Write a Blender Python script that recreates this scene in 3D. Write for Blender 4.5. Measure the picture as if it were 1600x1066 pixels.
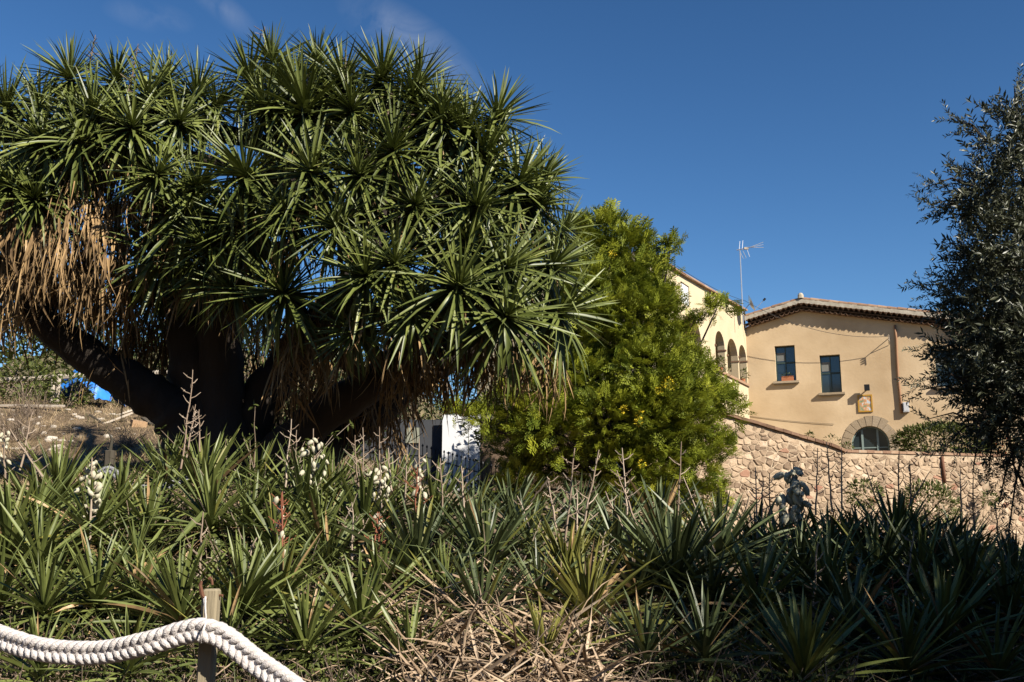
import bpy, bmesh, math, random
import numpy as np
from mathutils import Vector, Matrix, Euler
from mathutils.geometry import delaunay_2d_cdt
R = math.radians
rnd = random.Random(7)
for o in list(bpy.data.objects): bpy.data.objects.remove(o)
SC = bpy.context.scene
COL = SC.collection

# ---------------------------------------------------------------- camera
PITCH = math.atan(317/1600)
CAMZ = 1.6
cam_d = bpy.data.cameras.new('camera'); cam = bpy.data.objects.new('camera', cam_d); COL.objects.link(cam)
cam_d.sensor_width = 36; cam_d.lens = 36; cam_d.clip_start = 0.05; cam_d.clip_end = 3000
cam.location = (0, 0, CAMZ); cam.rotation_euler = (math.pi/2+PITCH, 0, 0)
SC.camera = cam
# ---------------------------------------------------------------- light
SUN_AZ = R(135); SUN_EL = R(35)      # azimuth clockwise from +Y
W = bpy.data.worlds.new("World"); SC.world = W; W.use_nodes = True
nt = W.node_tree; nt.nodes.clear()
sky = nt.nodes.new('ShaderNodeTexSky'); sky.sky_type = 'NISHITA'; sky.sun_disc = False
sky.sun_elevation = SUN_EL; sky.sun_rotation = SUN_AZ
sky.altitude = 300; sky.air_density = 1.0; sky.dust_density = 0.1; sky.ozone_density = 2.5
bg = nt.nodes.new('ShaderNodeBackground'); bg.inputs['Strength'].default_value = 0.05
wo = nt.nodes.new('ShaderNodeOutputWorld')
tc = nt.nodes.new('ShaderNodeTexCoord')
L = nt.links.new
def nm(op, *ins):
    n = nt.nodes.new('ShaderNodeMath'); n.operation = op
    for i, v in enumerate(ins):
        if isinstance(v, (int, float)): n.inputs[i].default_value = v
        else: L(v, n.inputs[i])
    return n.outputs[0]
nz = nt.nodes.new('ShaderNodeTexNoise'); nz.inputs['Scale'].default_value = 14; nz.inputs['Detail'].default_value = 9
nz.inputs['Roughness'].default_value = 0.6; nz.inputs['Distortion'].default_value = 0.8
L(tc.outputs['Generated'], nz.inputs['Vector'])
def wisp(px, py, dx_, dy_, rx, ry, amt):
    d0 = Vector(((px-800)/1600, math.cos(PITCH)-(-(py-533)/1600)*math.sin(PITCH), math.sin(PITCH)-(py-533)/1600*math.cos(PITCH))).normalized()
    ax_ = Vector((dx_, 0, dy_)).normalized(); ay_ = d0.cross(ax_).normalized()
    sb = nt.nodes.new('ShaderNodeVectorMath'); sb.operation = 'SUBTRACT'; L(tc.outputs['Generated'], sb.inputs[0]); sb.inputs[1].default_value = d0
    outs = []
    for v, r in ((ax_, rx), (ay_, ry)):
        dt = nt.nodes.new('ShaderNodeVectorMath'); dt.operation = 'DOT_PRODUCT'; L(sb.outputs[0], dt.inputs[0]); dt.inputs[1].default_value = v
        q = nm('DIVIDE', dt.outputs['Value'], r/1600); outs.append(nm('MULTIPLY', q, q))
    f = nm('SUBTRACT', 1.0, nm('SQRT', nm('ADD', outs[0], outs[1]))); f = nm('MAXIMUM', f, 0.0)
    k = nm('MAXIMUM', nm('SUBTRACT', nz.outputs['Fac'], 0.38), 0.0)
    return nm('MULTIPLY', nm('MULTIPLY', f, k), amt)
cl = nm('ADD', nm('ADD', wisp(650, 75, 1, -.75, 130, 50, 1.1), wisp(235, 25, 1, -.2, 60, 24, .5)), wisp(350, 15, 1, -.8, 55, 22, .6))
cl = nm('MINIMUM', nm('ADD', cl, wisp(1080, 30, 1, -.1, 200, 20, .0)), 0.5)
mx = nt.nodes.new('ShaderNodeMixRGB'); mx.inputs['Color2'].default_value = (7.0, 7.4, 8.2, 1); L(cl, mx.inputs['Fac'])
hs = nt.nodes.new('ShaderNodeHueSaturation'); hs.inputs['Saturation'].default_value = 1.10; hs.inputs['Value'].default_value = 0.72; hs.inputs['Hue'].default_value = 0.498
gm = nt.nodes.new('ShaderNodeGamma'); gm.inputs['Gamma'].default_value = 1.35; L(sky.outputs[0], gm.inputs['Color']); L(gm.outputs[0], hs.inputs['Color']); L(hs.outputs[0], mx.inputs['Color1'])
L(mx.outputs[0], bg.inputs['Color']); L(bg.outputs[0], wo.inputs['Surface'])
sd = bpy.data.lights.new('sun', 'SUN'); so = bpy.data.objects.new('sun', sd); COL.objects.link(so)
sd.energy = 5.0; sd.angle = R(0.5); sd.color = (1.0, 0.93, 0.82)
SUNV = Vector((math.sin(SUN_AZ)*math.cos(SUN_EL), math.cos(SUN_AZ)*math.cos(SUN_EL), math.sin(SUN_EL)))
so.rotation_euler = SUNV.to_track_quat('Z', 'Y').to_euler(); so.location = (10, -10, 12)
SC.view_settings.view_transform = 'Standard'; SC.view_settings.look = 'None'
SC.view_settings.gamma = 1; SC.view_settings.use_curve_mapping = False; SC.view_settings.exposure = 1.0
SC.render.engine = 'CYCLES'
SC.cycles.max_bounces = 5; SC.cycles.diffuse_bounces = 1; SC.cycles.glossy_bounces = 2; SC.cycles.transparent_max_bounces = 6
SC.cycles.transmission_bounces = 4

# ---------------------------------------------------------------- placing helpers
cP, sP = math.cos(PITCH), math.sin(PITCH)
def ray(px, py):
    dx = (px-800)/1600; dz = -(py-533)/1600
    return Vector((dx, cP-dz*sP, sP+dz*cP))
def P(px, py, Y):
    d = ray(px, py); return Vector((0, 0, CAMZ)) + d*(Y/d.y)
class Plane:
    def __init__(s, org, u, n):
        s.o = Vector(org); s.u = Vector(u).normalized(); s.n = Vector(n).normalized(); s.v = Vector((0, 0, 1))
    def hit(s, px, py):
        d = ray(px, py); c = Vector((0, 0, CAMZ))
        t = (s.o-c).dot(s.n)/d.dot(s.n); p = c+d*t-s.o
        return p.dot(s.u), p.z
    def w(s, u, v, d=0): return s.o + s.u*u + s.v*v + s.n*d
# ---------------------------------------------------------------- materials
ALB = 0.74
def mat(name, a, b=None, rough=0.8, scale=20, bump=0.0, c=None, trans=0, spec=0.3, rand=True, metallic=0, cscale=None, coord='Object', stretch=None, detail=5):
    m = bpy.data.materials.new(name); m.use_nodes = True
    n = m.node_tree; pr = n.nodes['Principled BSDF']; out = n.nodes['Material Output']; l = n.links.new
    b = b or a; a = tuple(x*ALB for x in a); b = tuple(x*ALB for x in b); c = tuple(x*ALB for x in c) if c else None
    tcn = n.nodes.new('ShaderNodeTexCoord'); src = tcn.outputs[coord]
    if stretch:
        mpn = n.nodes.new('ShaderNodeMapping'); mpn.inputs['Scale'].default_value = stretch
        l(src, mpn.inputs[0]); src = mpn.outputs[0]
    no = n.nodes.new('ShaderNodeTexNoise'); no.inputs['Scale'].default_value = scale; no.inputs['Detail'].default_value = detail
    l(src, no.inputs['Vector'])
    fac = no.outputs['Fac']
    rp = n.nodes.new('ShaderNodeMapRange'); rp.inputs[1].default_value = 0.3; rp.inputs[2].default_value = 0.7
    l(fac, rp.inputs[0]); f = rp.outputs[0]
    if rand:
        oi = n.nodes.new('ShaderNodeObjectInfo'); at = n.nodes.new('ShaderNodeAttribute'); at.attribute_name = 'tint'
        ad = n.nodes.new('ShaderNodeMath'); ad.operation = 'ADD'; l(oi.outputs['Random'], ad.inputs[0]); l(at.outputs['Fac'], ad.inputs[1])
        fr = n.nodes.new('ShaderNodeMath'); fr.operation = 'FRACT'; l(ad.outputs[0], fr.inputs[0])
        mm = n.nodes.new('ShaderNodeMix'); mm.data_type = 'FLOAT'; mm.inputs[0].default_value = 0.7
        l(f, mm.inputs[2]); l(fr.outputs[0], mm.inputs[3]); f = mm.outputs[0]
    ramp = n.nodes.new('ShaderNodeValToRGB'); e = ramp.color_ramp.elements
    e[0].color = (*a, 1); e[1].color = (*b, 1)
    if c: x = e.new(0.88); x.color = (*b, 1); e[2].color = (*c, 1); x.position = 0.8
    l(f, ramp.inputs[0]); l(ramp.outputs[0], pr.inputs['Base Color'])
    pr.inputs['Roughness'].default_value = rough; pr.inputs['Metallic'].default_value = metallic
    pr.inputs['Specular IOR Level'].default_value = spec
    if bump:
        n2 = n.nodes.new('ShaderNodeTexNoise'); n2.inputs['Scale'].default_value = scale*(cscale or 3); n2.inputs['Detail'].default_value = 6
        l(src, n2.inputs['Vector'])
        bp = n.nodes.new('ShaderNodeBump'); bp.inputs['Strength'].default_value = bump; bp.inputs['Distance'].default_value = 0.02
        l(n2.outputs['Fac'], bp.inputs['Height']); l(bp.outputs[0], pr.inputs['Normal'])
    if trans:
        tr = n.nodes.new('ShaderNodeBsdfTranslucent'); ms = n.nodes.new('ShaderNodeMixShader'); ms.inputs[0].default_value = trans
        l(ramp.outputs[0], tr.inputs[0]); l(pr.outputs[0], ms.inputs[1]); l(tr.outputs[0], ms.inputs[2]); l(ms.outputs[0], out.inputs[0])
    return m
M = {}
M['ytree'] = mat('yucca_tree_leaf', (.048, .068, .012), (.175, .205, .045), .45, 6, trans=.05, spec=.42, c=(.32, .33, .10))
M['ybush'] = mat('yucca_shrub_leaf', (.05, .07, .015), (.19, .22, .058), .46, 6, trans=.06, spec=.38, c=(.19, .22, .06))
M['yblue'] = mat('yucca_bluish_leaf', (.042, .062, .024), (.155, .185, .07), .46, 6, trans=.05, spec=.38)
M['yyellow'] = mat('yucca_yellow_leaf', (.13, .145, .03), (.30, .27, .06), .5, 6, trans=.15, spec=.3)
M['dead'] = mat('dead_leaf', (.10, .062, .034), (.46, .30, .14), .85, 8, spec=.15, c=(.78, .60, .38), trans=.03)
M['litter'] = mat('dry_litter', (.17, .105, .06), (.54, .40, .27), .85, 8, spec=.15, c=(.72, .62, .48))
M['stalk'] = mat('dry_stalk', (.22, .15, .10), (.52, .42, .32), .8, 12, spec=.2)
M['redstalk'] = mat('red_stalk', (.20, .06, .03), (.34, .12, .06), .7, 12)
M['flower'] = mat('cream_petal', (.60, .55, .38), (.72, .67, .50), .6, 10, trans=.2)
M['bark'] = mat('trunk_bark', (.02, .015, .011), (.06, .044, .032), .9, 7, bump=.9, stretch=(1, 1, .35))
M['acacia'] = mat('mimosa_leaf', (.075, .115, .012), (.33, .36, .03), .55, 3, trans=.25, spec=.2, c=(.42, .40, .035))
M['yellowflower'] = mat('mimosa_blossom', (.75, .55, .02), (.85, .68, .04), .7, 3)
M['olive'] = mat('olive_leaf', (.04, .046, .022), (.10, .107, .058), .42, 8, trans=.06, spec=.45, c=(.27, .265, .17))
M['weed'] = mat('weed_leaf', (.045, .062, .012), (.15, .175, .04), .6, 8, trans=.2, spec=.25, c=(.28, .29, .07))
M['grass'] = mat('grass_blade', (.035, .05, .012), (.12, .135, .04), .6, 8, trans=.2, spec=.25, c=(.34, .30, .14))
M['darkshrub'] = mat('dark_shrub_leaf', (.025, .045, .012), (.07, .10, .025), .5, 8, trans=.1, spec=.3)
M['twig'] = mat('brushwood', (.13, .09, .06), (.34, .26, .19), .85, 12)
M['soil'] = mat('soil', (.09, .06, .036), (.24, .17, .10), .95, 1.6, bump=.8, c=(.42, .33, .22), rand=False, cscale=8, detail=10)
M['plaster'] = mat('ochre_plaster', (.55, .385, .215), (.76, .57, .35), .9, .45, bump=.25, rand=False, cscale=18, c=(.88, .70, .48), detail=9)
M['plaster_wing'] = mat('cream_plaster', (.60, .48, .30), (.68, .56, .37), .9, .9, bump=.2, rand=False, cscale=18, detail=9)
M['mortar'] = mat('lime_mortar', (.42, .31, .20), (.58, .45, .31), .95, 3, bump=.8, rand=False, cscale=8, detail=9)
M['stone'] = mat('rubble_stone', (.17, .11, .07), (.55, .40, .26), .9, 4, bump=1.0, c=(.78, .61, .46), cscale=6, detail=8)
M['brick'] = mat('red_brick', (.32, .16, .10), (.44, .25, .16), .9, 9, bump=.5)
M['ashlar'] = mat('arch_stone', (.36, .27, .17), (.48, .38, .26), .9, 6, bump=.5)
M['tile'] = mat('roof_tile', (.24, .13, .08), (.42, .27, .17), .9, 7, bump=.5, c=(.50, .40, .29))
M['tiledark'] = mat('old_eave_tile', (.16, .09, .055), (.30, .18, .11), .9, 7, bump=.5)
M['limeband'] = mat('lime_band', (.42, .36, .27), (.62, .55, .43), .95, 4, bump=.7, rand=False)
M['frame'] = mat('dark_green_frame', (.03, .05, .045), (.05, .08, .07), .5, 9)
M['doorframe'] = mat('grey_green_door', (.20, .27, .25), (.27, .34, .31), .55, 9)
M['glass'] = mat('window_glass', (.02, .03, .035), (.03, .045, .05), .06, 2, spec=.9)
M['blind'] = mat('grey_blind', (.16, .17, .16), (.22, .22, .20), .7, 9)
M['terracotta'] = mat('terracotta', (.42, .14, .06), (.52, .20, .09), .8, 9)
M['metal'] = mat('aluminium', (.55, .55, .56), (.68, .68, .70), .35, 9, metallic=.6)
M['iron'] = mat('black_iron', (.012, .012, .012), (.02, .02, .02), .5, 9)
M['cable'] = mat('black_cable', (.02, .02, .02), (.03, .03, .03), .6, 9)
M['white'] = mat('white_paint', (.66, .66, .66), (.76, .76, .76), .6, 4, bump=.2)
M['whitewood'] = mat('weathered_pale_wood', (.42, .35, .27), (.62, .54, .44), .85, 8, bump=.4)
M['wood'] = mat('grey_green_post_wood', (.24, .20, .13), (.44, .36, .23), .8, 10, bump=.6, stretch=(1, 1, .12), c=(.33, .27, .17))
M['darkwood'] = mat('dark_post_wood', (.05, .045, .03), (.10, .08, .06), .9, 10, bump=.6, stretch=(1, 1, .12))
M['rope'] = mat('white_rope_yarn', (.58, .52, .48), (.74, .69, .66), .9, 45, bump=.4, rand=False, cscale=4)
M['greyrope'] = mat('grey_rope_yarn', (.28, .28, .30), (.38, .38, .40), .9, 60, bump=.8, rand=False)
M['rust'] = mat('rusty_iron', (.13, .055, .03), (.24, .12, .07), .9, 60)
M['tarp'] = mat('blue_tarp', (.02, .16, .65), (.04, .26, .80), .4, 3, bump=.4, rand=False)
M['rock'] = mat('pale_rock', (.40, .33, .25), (.62, .56, .48), .9, 5, bump=.5)
M['panelpaint'] = None

# darker soil colour in the bed, paler on the bank beyond, blended along Y
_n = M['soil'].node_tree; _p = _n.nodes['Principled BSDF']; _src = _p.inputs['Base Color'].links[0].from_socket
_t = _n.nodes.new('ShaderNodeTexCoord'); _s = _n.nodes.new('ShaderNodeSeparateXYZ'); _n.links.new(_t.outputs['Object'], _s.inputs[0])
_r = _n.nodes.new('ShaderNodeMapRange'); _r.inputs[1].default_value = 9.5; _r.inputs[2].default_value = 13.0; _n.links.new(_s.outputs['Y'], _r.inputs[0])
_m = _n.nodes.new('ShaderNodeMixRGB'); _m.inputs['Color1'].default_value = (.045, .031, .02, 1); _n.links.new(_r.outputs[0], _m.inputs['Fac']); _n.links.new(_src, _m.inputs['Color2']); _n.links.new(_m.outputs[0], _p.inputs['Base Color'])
# ---------------------------------------------------------------- object helpers
def link(o): COL.objects.link(o); return o
def tag(o, label=None, cat=None, group=None, kind=None):
    if label: o['label'] = label
    if cat: o['category'] = cat
    if group: o['group'] = group
    if kind: o['kind'] = kind
    return o
def empty(name, loc, label, cat, group=None):
    o = bpy.data.objects.new(name, None); o.location = loc; o.empty_display_size = .2
    return tag(link(o), label, cat, group)
def wl(parent):   # world location of the parent (thing, or part under it: no rotations used)
    v = Vector((0, 0, 0))
    while parent: v += parent.location; parent = parent.parent
    return v
class MB:
    def __init__(s): s.v = []; s.f = []; s.t = []
    def add(s, vs, fs, tint=None):
        k = len(s.v); s.v += [tuple(v) for v in vs]; s.f += [tuple(i+k for i in f) for f in fs]
        s.t += [rnd.random() if tint is None else tint]*len(vs)
    def box(s, c, sx, sy, sz, rot=None, tint=None):
        m = rot or Matrix.Identity(3); c = Vector(c)
        vs = [c + m @ Vector((x*sx/2, y*sy/2, z*sz/2)) for x in (-1, 1) for y in (-1, 1) for z in (-1, 1)]
        s.add(vs, [(0, 1, 3, 2), (4, 6, 7, 5), (0, 4, 5, 1), (2, 3, 7, 6), (0, 2, 6, 4), (1, 5, 7, 3)], tint)
    def tube(s, pts, rads, k=6, cap=True, tint=None):
        pts = [Vector(p) for p in pts]; n = len(pts)
        if not hasattr(rads, '__len__'): rads = [rads]*n
        vs = []; up = Vector((0, 0, 1))
        t0 = (pts[1]-pts[0]).normalized(); a = t0.orthogonal().normalized()
        for i, p in enumerate(pts):
            t = (pts[min(i+1, n-1)]-pts[max(i-1, 0)]).normalized()
            a = (a - t*a.dot(t)); a = a.normalized() if a.length > 1e-6 else t.orthogonal().normalized()
            b = t.cross(a)
            for j in range(k):
                an = 2*math.pi*j/k; vs.append(p + (a*math.cos(an)+b*math.sin(an))*rads[i])
        fs = [(i*k+j, i*k+(j+1) % k, (i+1)*k+(j+1) % k, (i+1)*k+j) for i in range(n-1) for j in range(k)]
        if cap: fs += [tuple(range(k))[::-1], tuple((n-1)*k+j for j in range(k))]
        s.add(vs, fs, tint)
    def quad(s, a, b, c, d, tint=None): s.add([a, b, c, d], [(0, 1, 2, 3)], tint)
    def build(s, name, m, parent=None, smooth=False, kind=None):
        o = bpy.data.objects.new(name, None) if False else None
        off = wl(parent) if parent else Vector((0, 0, 0))
        me = bpy.data.meshes.new(name)
        me.from_pydata([(v[0]-off.x, v[1]-off.y, v[2]-off.z) for v in s.v], [], s.f)
        a = me.attributes.new('tint', 'FLOAT', 'POINT'); a.data.foreach_set('value', np.array(s.t, dtype=np.float32))
        me.materials.append(m)
        if smooth: me.polygons.foreach_set('use_smooth', [True]*len(me.polygons))
        me.update()
        o = bpy.data.objects.new(name, me); link(o)
        if parent: o.parent = parent
        if kind: o['kind'] = kind
        return o
def anchor(o, loc):
    """move the origin of a top-level mesh to loc"""
    loc = Vector(loc); o.data.transform(Matrix.Translation(-loc)); o.location = loc; return o
def scatter(name, temps, picks, mats, m, parent=None, tints=None, kind=None, smooth=False):
    """many copies of triangle templates joined in one mesh"""
    off = np.array(wl(parent)) if parent else np.zeros(3)
    mats = np.array([np.array(x) for x in mats], dtype=np.float64); picks = np.array(picks)
    if tints is None: tints = np.random.rand(len(mats))
    tints = np.array(tints)
    V = []; F = []; T = []; base = 0
    for ti, (tv, tf) in enumerate(temps):
        idx = np.where(picks == ti)[0]
        if not len(idx): continue
        mm = mats[idx]; tv = np.array(tv); tf = np.array(tf)
        vv = np.einsum('nij,kj->nki', mm[:, :3, :3], tv) + mm[:, None, :3, 3] - off
        k = len(tv)
        V.append(vv.reshape(-1, 3)); F.append((tf[None]+(np.arange(len(idx))*k)[:, None, None]+base).reshape(-1, 3))
        T.append(np.repeat(tints[idx], k)); base += k*len(idx)
    V = np.concatenate(V).astype(np.float32); F = np.concatenate(F).astype(np.int32); T = np.concatenate(T).astype(np.float32)
    me = bpy.data.meshes.new(name)
    me.vertices.add(len(V)); me.vertices.foreach_set('co', V.ravel())
    me.loops.add(F.size); me.loops.foreach_set('vertex_index', F.ravel())
    me.polygons.add(len(F)); me.polygons.foreach_set('loop_start', np.arange(len(F), dtype=np.int32)*3)
    me.polygons.foreach_set('loop_total', np.full(len(F), 3, dtype=np.int32))
    me.update(calc_edges=True)
    a = me.attributes.new('tint', 'FLOAT', 'POINT'); a.data.foreach_set('value', T)
    me.materials.append(m)
    if smooth: me.polygons.foreach_set('use_smooth', [True]*len(me.polygons))
    o = bpy.data.objects.new(name, me); link(o)
    if parent: o.parent = parent
    if kind: o['kind'] = kind
    return o
def frame(d, up, s, o, roll=0.0, wide=1.0):
    """matrix with local X along d, Z near up"""
    d = d.normalized(); z = up - d*up.dot(d)
    z = z.normalized() if z.length > 1e-4 else d.orthogonal().normalized()
    y = z.cross(d)
    if roll:
        c, q = math.cos(roll), math.sin(roll); y, z = y*c+z*q, z*c-y*q
    return Matrix(((d.x*s, y.x*s*wide, z.x*s, o.x), (d.y*s, y.y*s*wide, z.y*s, o.y), (d.z*s, y.z*s*wide, z.z*s, o.z), (0, 0, 0, 1)))
# ---------------------------------------------------------------- leaf templates (triangles)
def blade(width, droop, fold=.35, K=5, twist=0.0, kink=None, prof='yucca'):
    vs = []; fs = []; x = z = 0.0; ang = 0.0
    for i in range(K+1):
        t = i/K
        if i:
            ang = -droop*t**1.3
            if kink and t > kink[0]: ang -= kink[1]
            x += math.cos(ang)/K; z += math.sin(ang)/K
        if prof == 'yucca': w = width*(.72+.9*t-1.62*t**2.2) if t < 1 else 0
        elif prof == 'strip': w = width*(1-.5*t)
        else: w = width*math.sin(math.pi*min(1, .08+.92*t))**.8 if t < 1 else 0
        w = max(w, 0)
        tw = twist*t; cy, sy = math.cos(tw), math.sin(tw)
        if i == K and prof != 'strip': vs.append((x, 0, z)); break
        h = fold*w/2
        for yy, zz in ((-w/2, h), (0, 0), (w/2, h)):
            vs.append((x-math.sin(ang)*(yy*sy+zz*cy)*1, yy*cy-zz*sy, z+math.cos(ang)*(zz*cy+yy*sy)))
    rows = K if prof != 'strip' else K+1
    for i in range(rows-1):
        for j in (0, 1):
            a = i*3+j; fs += [(a, a+3, a+4), (a, a+4, a+1)]
    if prof != 'strip':
        a = (K-1)*3; t = len(vs)-1; fs += [(a, t, a+1), (a+1, t, a+2)]
    return vs, fs
YL = []       # yucca leaves: 0-3 straight, 4-6 arched, 7-8 drooping, 9 kinked
for i in range(4): YL.append(blade(.054+.005*i, .05+.06*i, .5, twist=(-.3, 0, .25, .4)[i]))
for i in range(3): YL.append(blade(.057, .35+.15*i, .42, twist=(-.3, .2, .5)[i]))
for i in range(2): YL.append(blade(.058, .7+.35*i, .38, twist=(.4, -.4)[i]))
YL.append(blade(.07, .2, .4, kink=(.5, .9)))
DL = [blade(.036, .3, .7, 4, 1.4), blade(.03, .8, .7, 4, -1.5), blade(.045, .15, .6, 4, 2.0), blade(.04, .2, .7, 4, .6, kink=(.5, 1.2)), blade(.026, .6, .8, 5, 3.0), blade(.05, .4, .5, 4, -.5, kink=(.3, .7))]
LF = [blade(.34, .3, .3, 3, prof='leaf'), blade(.42, .5, .3, 3, .3, prof='leaf'), blade(.28, .1, .3, 3, prof='leaf')]
OL = [blade(.24, .15, .5, 2, prof='leaf'), blade(.27, .35, .4, 2, .3, prof='leaf')]
GB = [blade(.03, .6, .3, 3, .3), blade(.025, 1.1, .3, 3), blade(.04, .3, .3, 3, -.4)]
def tmesh(name, t, m):
    me = bpy.data.meshes.new(name); me.from_pydata(t[0], [], t[1]); me.materials.append(m)
    me.attributes.new('tint', 'FLOAT', 'POINT'); me.update(); return me
def rdir():
    z = rnd.uniform(-1, 1); a = rnd.uniform(0, 2*math.pi); r = math.sqrt(1-z*z); return Vector((r*math.cos(a), r*math.sin(a), z))
UP = Vector((0, 0, 1))

# ================================================================ TERRAIN
ctrl = []   # x, y, z above the camera level
def gp(px, Y, zc): ctrl.append((((px-800)/1600)*Y*1.0, Y, zc))
for x in (-8, -3, 0, 3, 8): ctrl += [(x, -6, -1.6), (x, 0, -1.6), (x, 3.0, -1.3)]
for px, z in ((-300, -.75), (0, -.72), (400, -.72), (800, -.75), (1200, -.78), (1700, -.85)): gp(px, 6, z)
for px, z in ((-400, .15), (0, .05), (350, .02), (650, -.22), (900, -.42), (1200, -.55), (1700, -.6)): gp(px, 9, z)
for px, z in ((-400, .65), (0, .6), (330, .82), (600, .35), (900, -.15), (1200, -.45), (1700, -.5)): gp(px, 12, z)
for px, z in ((-400, 1.1), (0, 1.05), (300, 1.15), (600, .7), (900, .0), (1300, -.4)): gp(px, 15, z)
for px, z in ((-500, 2.8), (0, 2.7), (200, 2.5), (400, 2.1), (600, 1.3), (850, .3), (1200, -.3), (1700, -.4)): gp(px, 20, z)
for px, z in ((-500, 3.3), (0, 3.1), (400, 2.9), (725, 1.3), (1000, .2), (1250, -.3), (1700, -.4)): gp(px, 27, z)
for px, z in ((-500, 3.2), (0, 3.1), (400, 3.0), (725, 2.0), (1000, .6), (1250, -.35), (1700, -.4)): gp(px, 35, z)
ctrl = np.array(ctrl); cx = ctrl[:, :2]
def tk(r2): return r2*np.log(np.maximum(r2, 1e-9))*.5
n_ = len(cx); D2 = ((cx[:, None]-cx[None])**2).sum(-1)
A = np.zeros((n_+3, n_+3)); A[:n_, :n_] = tk(D2)+np.eye(n_)*.02; A[:n_, n_] = 1; A[:n_, n_+1:] = cx; A[n_, :n_] = 1; A[n_+1:, :n_] = cx.T
sol = np.linalg.solve(A, np.concatenate([ctrl[:, 2], [0, 0, 0]]))
# the garden wall's line
WA = P(1150, 700, 33.0); WB = P(1600, 700, 36.5)
wu = Vector((WB.x-WA.x, WB.y-WA.y, 0)).normalized(); wn = Vector((wu.y, -wu.x, 0))
if wn.y > 0: wn = -wn
GW = Plane((WA.x, WA.y, CAMZ), wu, wn)
TERR = 2.7+CAMZ
def gfield(x, y):
    x = np.asarray(x, float); y = np.asarray(y, float)
    xc = np.clip(x, -22, 26); yc = np.clip(y, -6, 36)
    d2 = (xc[..., None]-cx[:, 0])**2+(yc[..., None]-cx[:, 1])**2
    z = (tk(d2)*sol[:n_]).sum(-1)+sol[n_]+sol[n_+1]*xc+sol[n_+2]*yc + CAMZ
    # the terrace held by the wall, a slope further left
    dist = -((x-WA.x)*wn.x+(y-WA.y)*wn.y); along = (x-WA.x)*wu.x+(y-WA.y)*wu.y
    behind = dist > .28
    inw = along > -4.2
    z = np.where(behind & inw, TERR, z)
    k = np.clip((dist+3)/6, 0, 1); k = k*k*(3-2*k)
    z = np.where(~inw, z*(1-k)+TERR*k, z)
    far = np.clip((y-36)/20, 0, 1)*np.where(inw, 0, 1); z = z*(1-far)+TERR*far
    w = np.sin(x*1.7+y*.9)*np.cos(y*1.3-x*.6)*.035 + np.sin(x*4.1)*np.cos(y*3.7)*.015
    return z+np.where(behind & inw, 0, w)
def g(x, y): return float(gfield(np.array([x]), np.array([y]))[0])
def axis_pts(a, b, step, far0, far1):
    mid = list(np.arange(a, b, step)); lo = []; hi = []; s = step; v = a
    while v > far0: s *= 1.35; v -= s; lo.append(v)
    s = step; v = mid[-1]
    while v < far1: s *= 1.35; v += s; hi.append(v)
    return np.array(lo[::-1]+mid+hi)
gx = axis_pts(-16, 26, .3, -900, 900); gy = axis_pts(-6, 40, .3, -600, 1600)
X, Y = np.meshgrid(gx, gy); Z = np.concatenate([gfield(X[i:i+20], Y[i:i+20]) for i in range(0, len(gy), 20)])
nx, ny = len(gx), len(gy)
me = bpy.data.meshes.new('ground')
idx = np.arange(nx*ny).reshape(ny, nx)
F = np.stack([idx[:-1, :-1], idx[:-1, 1:], idx[1:, 1:], idx[1:, :-1]], -1).reshape(-1, 4)
me.vertices.add(nx*ny); me.vertices.foreach_set('co', np.stack([X, Y, Z], -1).astype(np.float32).ravel())
me.loops.add(F.size); me.loops.foreach_set('vertex_index', F.astype(np.int32).ravel())
me.polygons.add(len(F)); me.polygons.foreach_set('loop_start', np.arange(len(F), dtype=np.int32)*4); me.polygons.foreach_set('loop_total', np.full(len(F), 4, dtype=np.int32))
me.update(calc_edges=True); me.polygons.foreach_set('use_smooth', [True]*len(F)); me.materials.append(M['soil'])
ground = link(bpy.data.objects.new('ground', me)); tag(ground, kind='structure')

# the scrubby hillside beyond the bank
hx = np.linspace(-75, 6, 120); hy = np.linspace(44, 90, 40); vs = []; fs = []
for yy in hy:
    for xx in hx:
        t = min(1, (yy-44)/24); t = t*t*(3-2*t); e = max(0, min(1, (6-xx)/16)); e = e*e*(3-2*e)
        vs.append((xx, yy, TERR-.4+t*e*(9.8+1.0*math.sin(xx*.21)+.5*math.sin(xx*.6+yy*.3)+.25*math.sin(xx*1.9))+rnd.uniform(-.12, .12)))
for j in range(39):
    for i in range(119): a_ = j*120+i; fs.append((a_, a_+1, a_+121, a_+120))
hme = bpy.data.meshes.new('hillside'); hme.from_pydata(vs, [], fs); hme.materials.append(mat('hill_scrub', (.07, .075, .03), (.22, .17, .09), .95, .5, bump=1, rand=False, c=(.34, .27, .17), detail=10, cscale=6)); hme.update()
hme.polygons.foreach_set('use_smooth', [True]*len(hme.polygons)); hill = link(bpy.data.objects.new('hillside', hme)); tag(hill, kind='structure')
HILL = vs
# unseen slope added behind the viewpoint to block low sky light
vs = []; fs = []; NA, NR = 60, 14
for i in range(NA+1):
    a_ = R(80+190*i/NA)                     # clockwise from +Y, from the right round to the left
    for j in range(NR+1):
        d_ = 24+4.0*j; t = j/NR; h = max(0, math.sin(min(1, t*1.3)*math.pi/2))*(23+2.5*math.sin(i*.5)+1.5*math.sin(i*1.7+j))*min(1, i/4, (NA-i)/6)
        vs.append((math.sin(a_)*d_, math.cos(a_)*d_, -.6+h+rnd.uniform(-.4, .4)))
for i in range(NA):
    for j in range(NR): k_ = i*(NR+1)+j; fs.append((k_, k_+NR+1, k_+NR+2, k_+1))
hme = bpy.data.meshes.new('sky_blocking_slope'); hme.from_pydata(vs, [], fs); hme.materials.append(bpy.data.materials['hill_scrub']); hme.update(); tag(link(bpy.data.objects.new('sky_blocking_slope', hme)), kind='structure')
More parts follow.
